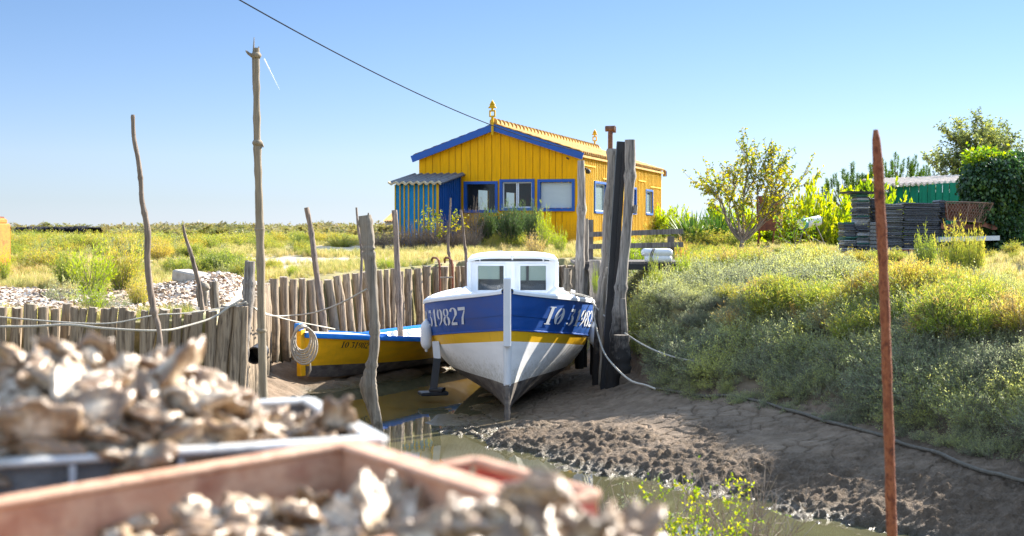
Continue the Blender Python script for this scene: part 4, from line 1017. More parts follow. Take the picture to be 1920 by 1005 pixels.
# ---------------------------------------------------------------- palisades of driven piles
def on_seg(px, a, b):
    k = (px-960)/F; ax, ay = a; dx, dy = b[0]-a[0], b[1]-a[1]
    t = (k*ay-ax)/(dx-k*dy); return ax+dx*t, ay+dy*t
def pile(parent, x, y, zt_, r, lean, seed, zb_=-.15):
    rg_ = random.Random(seed); h = zt_-zb_; n = 9; bend = rg_.uniform(-.03, .03)
    pts = [(x-lean*h*(1-i/n)+bend*math.sin(PI*i/n)+rg_.uniform(-.006, .006), y+rg_.uniform(-.01, .01), zb_+h*i/n) for i in range(n+1)]
    rr = [r*(1.05-.10*i/n+rg_.uniform(-.05, .05)) for i in range(n+1)]
    k = rg_.randrange(2, n-1); rr[k] *= 1.1
    mb = MB(); mb.tube(pts, rr, 12, 0, True, .12, seed, 1)
    for j in range(12): # tilted, worn top
        vx = mb.v[n*12+j]; mb.v[n*12+j] = (vx[0], vx[1], vx[2]+(vx[0]-x)*rg_.uniform(-.1, .1)+rg_.uniform(-.008, .008))
    return mb.build('pile', [M['pile'], M['pile_end']], parent, smooth=True, edge=50)
pl = empty('palisade', (-4.0, 13.1, 0), 'near row of short sawn wooden piles behind the heap of oysters on the left', 'palisade')
left = [(-12, 578, 18), (7, 576, 16), (28, 577, 22), (58, 571, 24), (82, 575, 21), (102, 580, 17), (117, 569, 18), (140, 576, 16), (157, 578, 15), (173, 577, 18), (186, 579, 11), (199, 579, 17), (214, 577, 15), (231, 577, 16), (247, 583, 18), (260, 582, 9), (271, 583, 14), (288, 578, 20), (309, 580, 21), (330, 579, 18), (351, 589, 17), (372, 584, 23), (394, 583, 22), (424, 574, 28), (447, 573, 22), (460, 575, 12)]
for i, (px, py, w_) in enumerate(left):
    x, y = on_seg(px, FEN[1], (-2.8, 13.5)); y += random.Random(i).uniform(-.05, .05)
    if i in (6, 10, 15): y += .12
    pile(pl, x, y, CAMZ-(py-427)*y/F, w_/2/F*y*1.03, random.Random(i*7).uniform(.02, .14), 100+i)
pr_ = empty('palisade', (-2.4, 23.8, 0), 'far row of tall wooden piles behind the yellow boat', 'palisade')
x0r = 504; i = 0
tops = [(500, 521), (560, 521), (575, 527), (600, 526), (640, 517), (700, 507), (760, 506), (830, 497), (1100, 494)]
px = 503
while px < 872:
    w_ = random.Random(500+i).uniform(13, 20)*(1.05-.25*(px-500)/370); px += w_*.52
    x, y = on_seg(px, (-3.95, 20.5), (-1.05, 27)); py = float(np.interp(px, [a for a, b in tops], [b for a, b in tops]))+random.Random(i).uniform(-3, 3)
    lean = -.10 if 575 < px < 690 and random.Random(i+3).random() < .7 else random.Random(i*3).uniform(-.05, .04)
    pile(pr_, x, y+random.Random(i+9).uniform(-.04, .04), CAMZ-(py-427)*y/F, w_/2/F*y*.97, lean, 600+i, -.1); px += w_*.52; i += 1
for k in range(17):
    t = k/16; pile(pr_, -1.0+2.6*t, 27.05+.95*t, 1.68, .085, random.Random(k).uniform(-.05, .05), 800+k, -.1)
pe = empty('palisade', (-3.5, 17, 0), 'row of piles running back from the tall split post towards the yellow boat', 'palisade')
for k in range(36):
    t = (k+.5)/36; x = -3.02+(-3.93+3.02)*t; y = 13.75+6.6*t
    if 0 < k: pile(pe, x+random.Random(k).uniform(-.03, .03), y, 1.5+.12*t+random.Random(k+5).uniform(-.05, .05), .085, random.Random(k).uniform(-.03, .03), 900+k)

# ---------------------------------------------------------------- single stakes and mooring posts
def stake(name, pts, rad, mat, label, cat, n=12, rough=.14, seed=1, sub=6, extra=None, group=None, square=False):
    """pts: (px,py,depth); splined, knotted pole"""
    W = [P(*p) for p in pts]; out = []; rr = []
    if not hasattr(rad, '__len__'): rad = [rad]*len(pts)
    for i in range(len(W)-1):
        p0 = W[max(i-1, 0)]; p1 = W[i]; p2 = W[i+1]; p3 = W[min(i+2, len(W)-1)]
        for k in range(sub):
            t = k/sub; out.append(.5*((2*p1)+(p2-p0)*t+(2*p0-5*p1+4*p2-p3)*t*t+(-p0+3*p1-3*p2+p3)*t**3)); rr.append(rad[i]*(1-t)+rad[i+1]*t)
    out.append(W[-1]); rr.append(rad[-1]); rg_ = random.Random(seed)
    rr = [r*(1+rg_.uniform(-.07, .07)) for r in rr]
    for _ in range(len(rr)//9+1):
        k = rg_.randrange(1, len(rr)-1); rr[k] *= 1.22
    mb = MB(); mb.tube(out, rr, n, 0, True, rough, seed)
    if extra: extra(mb)
    o = mb.build(name, M[mat] if isinstance(mat, str) else mat, None, True, loc=tuple(W[-1]), edge=60)
    return tag(o, label, cat, group)
def zpx(px, z, d): return (px, 427+(CAMZ-z)*F/d, d)
stake('wooden_stake', [(249, 215, 12.3), (251, 258, 12.3), (259, 300, 12.3), (264, 340, 12.3), (266, 375, 12.3), (273, 410, 12.3), (277, 440, 12.3), (276, 490, 12.3), (281, 540, 12.3), (289, 585, 12.3), (298, 620, 12.3), (302, 690, 12.3), zpx(304, -.1, 12.3)], [.018, .024, .025, .024, .027, .026, .03, .031, .031, .03, .026, .024, .024], 'stick', 'tall crooked grey stake in front of the near palisade, second tallest on the left', 'stake', 10, .2, 11)
stake('wooden_stake', [(343, 421, 14.2), (348, 445, 14.2), (358, 475, 14.2), (366, 505, 14.2), (374, 540, 14.2), (380, 585, 14.2)], [.012, .018, .022, .024, .026, .028], 'stick', 'short thin stake leaning left above the shell heap behind the near palisade', 'stake', 8, .25, 12)
def bamboo_extra(mb):
    d = 11.0
    for py in (104, 268, 430, 620):
        c_ = P(np.interp(py, [85, 260, 430, 590, 710], [480, 482.5, 487, 489.5, 493]), py, d); mb.lathe(c_-Vector((0, 0, .025)), [(.034, 0), (.045, .018), (.046, .03), (.034, .05)], 12)
    mb.tube([P(481, 110, d), P(472, 104, d-.02), P(466, 100, d-.03), (P(461, 95, d-.03))], [.018, .016, .013, .007], 7)
    mb.tube([P(475, 160, d), P(475, 110, d), P(476.5, 70, d)], [.008, .012, .003], 5); mb.tube([P(484, 98, d), P(485.5, 87, d)], [.012, .004], 5)
    mb.tube([P(489, 277, d), P(492, 268, d), P(494, 276, d)], [.012, .012, .008], 6)
stake('bamboo_pole', [(481, 90, 11.0), (481, 180, 11.0), (482, 265, 11.0), (485, 350, 11.0), (487, 430, 11.0), (489, 520, 11.0), (490, 590, 11.0), (493, 700, 11.0), (495, 800, 11.0), zpx(498, -.2, 11.0)], [.027, .029, .031, .032, .034, .034, .035, .036, .036, .037], 'bamboo', 'tallest pole in the photo, jointed bamboo with a splintered top', 'pole', 12, .05, 13, extra=bamboo_extra)
stake('wooden_stake', [(575, 389, 21.0), (583, 430, 21.0), (589, 480, 20.9), (598, 540, 20.9), (606, 590, 20.8), (612, 640, 20.8), zpx(615, .1, 20.8)], [.04, .045, .045, .05, .052, .05, .05], 'stick', 'dark leaning stake just left of the thin one, before the far palisade', 'stake', 10, .18, 14)
stake('wooden_stake', [(668, 389, 22.3), (672, 430, 22.3), (678, 470, 22.3), (677, 520, 22.3), (675, 600, 22.3), zpx(675, .1, 22.3)], [.018, .022, .024, .028, .03, .03], 'stick', 'thin pale stake just behind the gnarled grey post', 'stake', 8, .2, 15)
stake('gnarled_post', [(684, 404, 14.9), (690, 450, 14.9), (692, 475, 14.9), (697, 520, 14.9), (701, 560, 14.9), (704, 610, 14.9), (703, 650, 14.9), (697, 690, 14.9), (692, 722, 14.9), (697, 755, 14.9), (705, 790, 14.9), zpx(714, -.1, 14.9)], [.060, .066, .056, .052, .050, .052, .056, .062, .088, .072, .056, .05], 'knobby', 'thick gnarled post with a swollen knot standing in the water', 'post', 18, .34, 16, extra=lambda mb: (mb.tube([P(678, 425, 14.9), P(676, 406, 14.9)], [.03, .008], 6), mb.tube([P(690, 420, 14.9), P(691, 399, 14.9)], [.03, .008], 6)))
stake('wooden_stake', [(739, 394, 23.0), (742, 430, 23.0), (744, 480, 23.0), (747, 540, 23.0), (750, 600, 23.0), zpx(752, .1, 23.0)], [.05, .05, .052, .055, .055, .055], 'stick', 'straight grey stake midway along the far palisade right of the gnarled post', 'stake', 10, .14, 17)
stake('wooden_stick', [(845, 371, 26.6), (843, 410, 26.6), (840, 440, 26.6), (841, 470, 26.6), (846, 510, 26.6), zpx(850, .1, 26.6)], [.014, .022, .026, .028, .028, .028], 'stick', 'pale thin stick before the blue lean-to, left one of the two', 'stick', 8, .2, 18)
stake('wooden_stick', [(864, 393, 26.2), (868, 425, 26.2), (871, 460, 26.2), (874, 490, 26.2), zpx(877, .1, 26.2)], [.022, .026, .03, .032, .032], 'stick', 'dark thin stick rising beside the left edge of the white boat cabin', 'stick', 8, .2, 19)
stake('split_post', [(469, 490, 13.6), (467, 530, 13.6), (465, 570, 13.6), (460, 620, 13.6), (455, 680, 13.6), zpx(452, -.1, 13.6)], [.055, .06, .062, .058, .06, .06], 'grey', 'split grey post taller than its row at the right end of the near palisade', 'post', 12, .2, 20, extra=lambda mb: (mb.tube([P(464, 500, 13.6), P(463, 488, 13.6)], [.03, .02], 6), mb.tube([P(458, 580, 13.5), P(455, 620, 13.5), P(451, 680, 13.5)], [.02, .03, .03], 7)))
stake('driftwood_stump', [(384, 530, 14.4), (378, 548, 14.4), (380, 575, 14.4)], [.05, .07, .07], 'knobby', 'broken hollow stump behind the near palisade under the leaning stake', 'stump', 10, .35, 21, extra=lambda mb: mb.tube([P(399, 528, 14.5), P(401, 560, 14.5), P(403, 580, 14.5)], [.05, .055, .06], 9, 0, True, .3, 4))
# cluster of mooring posts right of the blue boat
G = None
stake('mooring_post', [(1089, 301, 20.0), (1090, 380, 20.0), (1088, 460, 20.0), (1087, 560, 20.0), zpx(1086, .3, 20.0)], [.062, .064, .066, .068, .07], 'grey', 'leftmost tall grey post of the mooring posts, in front of the cabin corner', 'post', 12, .12, 31)
stake('mooring_post', [(1099, 410, 20.2), (1098, 470, 20.2), (1096, 560, 20.2), zpx(1095, .3, 20.2)], [.042, .045, .05, .05], 'grey', 'short grey post beside the leftmost tall mooring post', 'post', 10, .12, 32)
stake('mooring_post', [(1148, 279, 18.2), (1147, 340, 18.2), (1142, 400, 18.2), (1137, 470, 18.2), (1131, 540, 18.2), (1125, 610, 18.2), zpx(1120, .2, 18.2)], [.074, .072, .075, .066, .07, .075, .075], 'grey', 'pale cracked mooring post left of the black beam', 'post', 12, .16, 33, extra=lambda mb: mb.tube([P(1158, 281, 18.3), P(1154, 360, 18.3), P(1146, 430, 18.3)], [.04, .035, .02], 8, 0, True, .2, 5))
mb = MB(); mb.bar(zpx and P(*zpx(1134, .2, 17.7)), P(1166, 266, 17.7), .135, .14, up=(0, -1, 0)); mb.bar(P(1152, 560, 17.6), P(1171, 285, 17.58), .05, .05, up=(0, -1, 0))
tag(mb.build('tarred_beam', M['tar'], None, loc=tuple(P(*zpx(1134, .2, 17.7)))), 'black tarred beam leaning against the thick grey mooring post', 'beam')
stake('mooring_post', [(1182, 262, 17.4), (1181, 330, 17.4), (1176, 420, 17.4), (1168, 500, 17.4), (1162, 560, 17.4), (1155, 640, 17.4), (1148, 720, 17.4), zpx(1146, .1, 17.4)], [.069, .072, .072, .072, .076, .08, .085, .085], 'grey', 'thick grey mooring post standing tallest right of the black beam', 'post', 14, .12, 34, extra=lambda mb: (mb.tube([P(1192, 385, 17.38), P(1190, 400, 17.36)], [.03, .03], 7), mb.tube([P(1168, 560, 17.3), P(1172, 640, 17.3)], [.04, .05], 8)))
stake('broken_post', [(1144, 502, 18.0), (1139, 530, 18.0), (1136, 600, 18.0), zpx(1134, .2, 18.0)], [.05, .07, .08, .08], 'knobby', 'stub of a broken post low between the pale post and the black beam', 'post', 10, .3, 35)
stake('wooden_stump', [(1116, 488, 19.2), (1116, 520, 19.2), (1117, 590, 19.2), zpx(1117, .3, 19.2)], [.085, .085, .085, .085], 'grey', 'squat stump with green weed at its head beside the jetty', 'post', 9, .08, 36)
stake('short_post', [(1065, 503, 21.5), (1064, 530, 21.5), (1064, 570, 21.5)], [.06, .06, .06], 'knobby', 'short brown stub at the water edge right of the boat cabin', 'post', 10, .2, 37)
stake('bank_post', [(1166, 628, 17.0), (1166, 665, 17.0), (1167, 700, 17.0)], [.10, .10, .10], 'grey', 'low rotten post at the foot of the thick mooring post', 'post', 10, .15, 38)

# jetty with handrail
jt = empty('jetty', (1.9, 20.6, 1.0), 'low plank jetty with a two-bar wooden handrail leading off right of the mooring posts', 'jetty')
mb = MB(); yk = 20.4
for k in range(7): mb.box((1.85, yk-.25+.19*k, 1.95), (1.75, .17, .04))
mb.build('deck_planks', M['rail'], jt)
mb = MB(); mb.box((1.9, 20.06, 1.885), (1.7, .07, .085)); mb.box((1.9, 21.5, 1.885), (1.7, .07, .085)); mb.build('edge_beam', M['tar'], jt)
for x in (1.35, 2.6):
    mb = MB(); mb.tube([(x, 20.1, .4), (x, 20.1, 1.9)], .06, 10, 0, True, .1, 3); mb.build('support_post', M['grey'], jt)
for px in (1106, 1258):
    mb = MB(); a = P(px, 443 if px > 1200 else 412, 21.6); mb.bar((a.x, a.y, 1.7), a, .11, .08, up=(0, 1, 0)); mb.build('rail_post', M['rail'], jt)
for py0, py1 in ((439.5, 433.5), (462, 458.5)):
    mb = MB(); mb.bar(P(1097, py0+.5, 21.5), P(1281, py1, 21.5), .05, .085); mb.build('handrail', M['rail'], jt)
# ladder in front of the far palisade
ld = empty('ladder', tuple(P(838, 560, 24.9)), 'rusty iron ladder hooked over the far palisade left of the boat cabin', 'ladder')
for px in (810, 834):
    mb = MB(); pts = [P(px, 492, 26.6), P(px, 486, 26.5), P(px+2, 486-3, 26.3), P(px+9, 484, 26.0), P(px+13, 489, 25.4), P(px+14.5, 500, 25.3), P(px+16, 600, 25.2)]
    mb.tube(pts, .022, 7); mb.build('stile', M['rust'], ld)
for py in (520, 547, 574):
    mb = MB(); mb.tube([P(825, py+.5, 25.2), P(849, py, 25.2)], .016, 6); mb.build('rung', M['pile_end'], ld)
# white rolled fenders on the jetty end
wb = empty('white_bundle', tuple(P(1232, 493, 20.0)), 'two white foam cylinders roped together and stacked beyond the mooring posts', 'bundle')
for (x0_, x1_, py, r, nm) in ((1203, 1260, 473, .062, 'upper_roll'), (1209, 1259, 485, .06, 'lower_roll')):
    a = P(x0_, py, 20.0); b_ = P(x1_, py+.5, 20.05); mb = MB(); L = (b_-a).length
    mb.lathe(a, [(r*.6, 0), (r*.95, .03), (r, .07), (r*1.02, L*.5), (r, L-.07), (r*.95, L-.03), (r*.6, L)], 16, axis=tuple(b_-a)); mb.build(nm, M['white'], wb, smooth=True)
mb = MB()
for px in (1222, 1225): mb.tube([P(px+.06*0+3*math.cos(q*.7), 479-13*math.cos(q*2*PI/14), 20.0-.075*math.sin(q*2*PI/14)) for q in range(15)], .008, 5)
mb.build('lashing', M['darkrope'], wb)

# ---------------------------------------------------------------- ropes
def rope(pts, r, mat, label, sub=5, sag=0):
    W = [Vector(p) for p in pts]; out = []
    for i in range(len(W)-1):
        p0 = W[max(i-1, 0)]; p1 = W[i]; p2 = W[i+1]; p3 = W[min(i+2, len(W)-1)]
        for k in range(sub):
            t = k/sub; out.append(.5*((2*p1)+(p2-p0)*t+(2*p0-5*p1+4*p2-p3)*t*t+(-p0+3*p1-3*p2+p3)*t**3))
    out.append(W[-1]); mb = MB(); mb.tube(out, r, 7, 0, True, .1, 3)
    return tag(mb.build('rope', M[mat], None, True, loc=tuple(W[0])), label, 'rope')
rope([P(-20, 612, 12.3), P(60, 612, 12.35), P(130, 609, 12.4), P(200, 616, 12.4), P(300, 620, 12.6), P(350, 611, 12.9), P(400, 595, 13.2), P(430, 575, 13.3), P(455, 560, 13.4)], .012, 'rope', 'thick rope slung low along the face of the near palisade')
rope([P(-20, 592, 12.3), P(30, 597, 12.4), P(130, 605, 12.5), P(210, 606, 12.6), P(290, 591, 12.8), P(350, 587, 13.0), P(430, 575, 13.4), P(462, 566, 13.45)], .008, 'rope', 'thinner rope slung above the thick one along the near palisade')
rope([P(463, 569, 13.5), P(500, 590, 15), P(540, 592, 17), P(590, 586, 16.4), P(640, 568, 15.6), P(688, 542, 14.9)], .010, 'rope', 'rope sagging from the split post across to the gnarled post')
rope([P(463, 570, 13.5), P(500, 588, 15.5), P(550, 602, 18.5), P(609, 613, 20.6), P(628, 617, 21.0)], .010, 'rope', 'rope running from the split post down to the foredeck of the yellow boat')
rail_pt = H1.pt(.34, zs1(.34)+.04, 1, 0)
rope([P(1049, 545, 18.4), rail_pt, P(1113, 590, 18.0), P(1122, 630, 17.6), P(1135, 665, 17.0), P(1160, 695, 16.4), P(1185, 715, 16.0), P(1210, 722, 15.7), P(1228, 729, 15.4)], .013, 'rope', 'pale mooring line dropping from the right rail of the blue boat to the mud')
rope([rail_pt+Vector((.02, .1, 0)), P(1118, 576, 18.2), P(1150, 608, 17.6), P(1190, 637, 17.0), P(1228, 657, 16.6), P(1270, 671, 16.2), P(1320, 680, 15.9)], .012, 'rope', 'second mooring line from the blue boat, reaching into the saltbush')
def onmud(px, py, lift=.02):
    Y_ = np.arange(8.5, 40, .02); a = P(px, py, 10.0); k = Y_/10.0; X_ = a.x*k; Z_ = CAMZ+(a.z-CAMZ)*k
    h = np.nonzero(Z_ <= ground(X_, Y_)+lift)[0]; i = h[0] if len(h) else len(Y_)-1
    return Vector((X_[i], Y_[i], Z_[i]))
def mudrope(pix, r, label):
    pts = [onmud(*p) for p in pix]; W = []
    for a, b_ in zip(pts[:-1], pts[1:]):
        n_ = max(2, int((b_-a).length/.05))
        for k in range(n_): q_ = a.lerp(b_, k/n_); W.append(q_)
    X = np.array([[p.x, p.y] for p in W]); k = np.ones(9)/9
    for c_ in (0, 1): X[4:-4, c_] = np.convolve(X[:, c_], k, 'valid')
    Z = ground(X[:, 0], X[:, 1]); Z = np.array([max(Z[max(0, i-2):i+3]) for i in range(len(Z))]); Z[2:-2] = np.convolve(Z, np.ones(5)/5, 'valid')
    out = [Vector((X[i, 0]+.012*math.sin(i*.35), X[i, 1], Z[i]+r*.7)) for i in range(len(W))]
    mb = MB(); mb.tube(out, r, 8, 0, True, .12, 3); return tag(mb.build('rope', M['darkrope'], None, True, loc=tuple(out[0])), label, 'rope')
mudrope(((1222, 728), (1290, 737), (1350, 741), (1390, 744), (1440, 757), (1500, 775), (1560, 793), (1620, 808), (1680, 826), (1750, 852), (1820, 876), (1880, 897), (1950, 920)), .019, 'long muddy hawser lying across the cracked mud below the saltbush')
# overhead wire
hp_ = house.matrix_basis if False else None
wend = HO+ex*(-.20)+ey*(-.18)+Vector((0, 0, 2.70)); wst = P(380, -40, 17.0)
mb = MB(); pts = []
for k in range(31):
    t = k/30; p = wst.lerp(wend, t); p.z -= 4*.30*t*(1-t); pts.append(p)
q_ = pts[0]-pts[1]; pts = [pts[0]+q_*k for k in (40, 25, 12, 4)]+pts
mb.tube(pts, .011, 6); tag(mb.build('overhead_wire', M['bagcloth'], None, True, loc=tuple(wend)), 'black overhead wire running down to the corner of the yellow cabin', 'wire')
# drain pipe
mb = MB(); a = P(477, 664, 14.6); mb.lathe(a+Vector((0, .35, 0)), [(.10, 0), (.10, .35), (.085, .35), (.085, .02)], 18, axis=(0, -1, -.05)); tag(mb.build('drain_pipe', M['tar'], None, True, loc=tuple(a), edge=40), 'black drain pipe mouth in the dark gap beside the bamboo pole', 'pipe')
# rusty rod in front
mb = MB(); d = 5.4; pts = []; rr = []
for k in range(46):
    t = k/45; px = 1642+(1679-1642)*t+3*math.sin(t*5); py = 243+(1080-243)*t; pts.append(P(px, py, d)); rr.append(.0215*(1+.05*math.sin(k*2.1)+.04*math.sin(k*5.3))*(.45 if k == 0 else .8 if k == 1 else 1))
q_ = pts[-1]; pts.append(Vector((q_.x+.01, q_.y, gz(q_.x, q_.y)-.1))); rr.append(.022)
mb.tube(pts, rr, 12, 0, True, .13, 9); tag(mb.build('rusty_rod', M['rust'], None, True, loc=tuple(pts[-1])), 'rusty iron rod standing upright in the right foreground', 'rod')

# ---------------------------------------------------------------- far things on the left
o_ = empty('orange_shed', (-9.2, 22.4, 1.7), 'orange rendered wall of a shed cut off by the left edge of the photo', 'shed')
mb = MB(); a = P(20, 425, 22); 
mb.box((-9.32-1.0, 22.9, 1.9), (2.0, 1.8, 1.36), bev=.02); mb.box((-9.32-.11, 22.95, 2.62), (.20, 1.5, .11), bev=.03); mb.build('wall', M['orange'], o_)
mb = MB(); mb.box((-10.55, 22.9, 2.78), (2.2, 1.9, .04), rot=Matrix.Rotation(R(5), 3, 'Y')); mb.box((-10.6, 22.9, 2.70), (2.0, 1.8, .05)); mb.build('roof', M['rust_box'], o_)
rgn = np.random.default_rng(77)
# dark oyster rack wall on the horizon: stacked black bags on a long bank
mb = MB()
def rackf(u, v):
    px = 24+(163-24)*u; d = 88+2*v; top = 426.5+3*(1-u)*.6; a = P(px, top, 88)
    h_ = (a.z-1.9)*(.8+.2*float(vn(u*60, 0, 5))+.15*float(vn(u*19, 0, 6)))
    return Vector((a.x, 88+.35*float(vn(u*80, v*9, 9))+max(0, v-.6)*7, 1.9+h_*min(1, v*1.6)+.08*float(vn(u*90, v*8, 3))))
mb.grid(rackf, 130, 9)
mb.grid(lambda u, v: Vector((rackf(u, 1).x, 91+v*.5, 1.9+(rackf(u, 1).z-1.9)*(1-v))), 130, 2)
tag(mb.build('stacked_rack_wall', M['bagcloth'], None, loc=tuple(P(90, 440, 88))), 'long low dark wall of stacked mesh bags on the left horizon', 'stack wall')
sh_ = empty('distant_hut', tuple(P(735, 436, 74)), 'small grey hut with ochre tiles far behind, left of the blue lean-to', 'hut')
a = P(722, 415, 74); b_ = P(752, 415, 74)
mb = MB(); mb.box(((a.x+b_.x)/2, 75.2, 2.0+.45), (b_.x-a.x, 2.4, .95)); mb.build('wall', M['concrete'], sh_)
mb = MB(); zt2 = P(0, 395, 76).z
mb.grid(lambda u, v: Vector((a.x-.1+(b_.x-a.x+.2)*u+.5*v, 73.9+2.0*v, P(0, 415, 74).z+(zt2-P(0, 415, 74).z)*v+.04*math.cos(u*PI*2*8))), 60, 4); mb.build('roof', M['tile'], sh_)
# concrete blocks by the shells
for (px, py, w_, rz_, lab) in ((322, 511, .42, .15, 'flat broken concrete block left of the leaning stake'), (362, 520, .50, -.5, 'tilted concrete slab right behind the leaning stake')):
    q_ = onmud(px, py, .03); mb = MB(); mb.box(q_, (w_, .35, .16), rot=Matrix.Rotation(rz_, 3, 'Z') @ Matrix.Rotation(R(8 if rz_ < 0 else -3), 3, 'Y'), bev=.02)
    tag(mb.build('concrete_block', M['concrete'], None, loc=tuple(q_)), lab, 'block')

# ---------------------------------------------------------------- shrubs that stand on their own
def bush(name, meshes, k, px, pyb, d, wpx, hpx, label, group=None, rz=None, z=None):
    me_ = meshes[k % len(meshes)]; q_ = P(px, pyb, d); zz = gz(q_.x, q_.y) if z is None else z
    o = bpy.data.objects.new(name, me_); C.objects.link(o); o.location = (q_.x, d, zz-.04)
    h = (hpx*d/F+max(0, min(.35, q_.z-zz)))*1.5; bw = wpx*d/F/1.35
    o.scale = (bw, bw, h); o.rotation_euler = (0, 0, rz if rz is not None else k*1.7+px*.01)
    return tag(o, label, 'plant' if 'plant' in name else 'shrub', group)
bush('glasswort_bush', LIME, 1, 172, 545, 17.4, 135, 82, 'largest yellow green feathery bush left of the crooked stake')
bush('glasswort_bush', GLASS, 1, 232, 548, 18.2, 110, 90, 'yellow tipped bush touching the crooked stake on its left')
bush('glasswort_bush', LIME, 0, 175, 582, 14.6, 105, 52, 'bright lime green cushion just above the near palisade')
bush('glasswort_bush', SALT, 1, 118, 552, 16.0, 72, 42, 'grey green bush beside the white shells left of the lime cushion')
bush('glasswort_bush', LIME, 1, 60, 582, 14.4, 44, 16, 'tiny green tuft among the white shells at the left edge')
bush('glasswort_bush', GLASS, 2, 262, 566, 15.6, 70, 46, 'yellowish low bush at the foot of the crooked stake')
bush('glasswort_bush', GLASS, 1, 130, 520, 19.5, 90, 48, 'green bush behind the grey green one at the left')
bush('glasswort_bush', SALT, 2, 215, 575, 15, 70, 34, 'dull green bush right of the lime cushion')
bush('glasswort_bush', GLASS, 2, 90, 500, 24, 120, 36, 'broad low yellow bush before the orange wall')
bush('glasswort_bush', GLASS, 3, 300, 480, 27, 70, 30, 'yellow bush between the crooked stake and the leaning stake')
bush('glasswort_bush', GLASS, 0, 380, 505, 24, 70, 34, 'green bush right behind the tip of the leaning stake')
bush('glasswort_bush', GLASS, 1, 436, 476, 35, 76, 30, 'golden bush just left of the bamboo pole')
bush('glasswort_bush', GLASS, 2, 520, 470, 38, 66, 26, 'dark green and gold bush just right of the bamboo pole')
bush('glasswort_bush', GLASS, 3, 562, 476, 35, 60, 22, 'yellow bush left of the dark leaning stake')
bush('glasswort_bush', GLASS, 0, 640, 476, 35, 90, 20, 'low russet and yellow bush between the two stakes before the far palisade')
bush('lime_bush', LIME, 0, 548, 520, 22.5, 44, 22, 'dark green tuft just behind the left end of the far palisade')
bush('lime_bush', LIME, 1, 722, 503, 25, 40, 22, 'green tuft above the far palisade right of the gnarled post')
bush('strap_plant', LIME, 1, 8, 470, 21, 44, 24, 'green tuft at the foot of the orange wall')
# around the cabin
for k, (px, w_, h_) in enumerate(((712, 44, 38), (742, 60, 40), (778, 66, 48), (812, 60, 50), (846, 60, 56), (880, 50, 40))):
    bush('dead_brush', DEAD, k, px, 470, 33.2-.1*k, w_*1.25, h_, 'dark leafless brush at the foot of the blue lean-to', 'dark brush along the foot of the lean-to')
bush('dead_brush', DEAD, 1, 890, 462, 33.6, 60, 78, 'purplish bare brush reaching up below the left gable window')
bush('rosemary_bush', DARK, 0, 915, 466, 33.8, 62, 66, 'dark green upright shrub below the left gable window')
bush('rosemary_bush', DARK, 1, 958, 468, 33.4, 76, 74, 'dark green upright shrub below the white sashed gable window')
bush('rosemary_bush', DARK, 2, 1000, 468, 33.0, 56, 70, 'deep green shrub between the last two gable windows')
bush('rosemary_bush', DARK, 0, 935, 464, 34.2, 60, 56, 'dark green shrub between the left and the white sashed gable windows')
bush('rosemary_bush', DARK, 2, 980, 466, 34.0, 60, 66, 'dark green shrub under the right jamb of the white sashed window')
bush('lime_bush', LIME, 0, 1020, 470, 32.2, 48, 72, 'fresh green shrub below the blinded gable window')
bush('lime_bush', LIME, 1, 1050, 472, 31.6, 46, 42, 'low green shrub before the right corner of the gable')
bush('straw_bush', STRAW, 0, 1005, 480, 29.5, 70, 42, 'straw coloured bush behind the roof of the boat cabin')
bush('straw_bush', STRAW, 1, 1040, 488, 27.8, 56, 40, 'tawny bush right of the boat cabin roof')
for k, (px, py, d_, w_, h_) in enumerate(((1070, 520, 22.5, 60, 42), (1050, 505, 24.5, 60, 34), (1075, 560, 22.0, 50, 48), (1060, 590, 21.5, 50, 50), (1095, 500, 23, 44, 30))):
    bush('saltbush', SALT, k, px, py, d_, w_, h_, 'grey green saltbush overhanging the creek right of the boat cabin', 'saltbushes behind the boat cabin')
bush('straw_bush', STRAW, 0, 1275, 476, 23.5, 54, 44, 'orange tinged bush at the right end of the handrail')
bush('fennel_bush', LIME, 0, 1280, 512, 19.5, 58, 40, 'bright green rounded bush right of the white foam cylinders')
bush('straw_bush', LIME, 1, 1180, 478, 25, 90, 40, 'yellow green bush seen through the handrail')
bush('straw_bush', GLASS, 1, 1222, 468, 28, 80, 34, 'yellow bush behind the handrail beyond the posts')
bush('glasswort_bush', GLASS, 2, 1196, 520, 19.0, 50, 42, 'bright yellow tuft beside the thick mooring post')
bush('glasswort_bush', GLASS, 0, 1226, 530, 18.8, 44, 40, 'orange tipped tuft below the white foam cylinders')
bush('glasswort_bush', GLASS, 3, 1196, 552, 18.2, 44, 40, 'yellow tuft leaning over the bank by the thick mooring post')
bush('weed_tuft', LIME, 1, 1116, 520, 19.05, 20, 18, 'green weed tuft sprouting from the squat stump', z=1.55)
for k, (px, py, d_, w_, h_, lab) in enumerate(((1790, 500, 17.5, 90, 60, 'tall yellow green glasswort right of the rusty rod on the crest'), (1735, 500, 18, 60, 52, 'feathery yellow glasswort closest right of the rusty rod'), (1826, 505, 17.2, 60, 62, 'tall straw topped glasswort below the mesh basket'))):
    bush('tall_glasswort', GLASS, k, px, py, d_, w_, h_+8, lab)

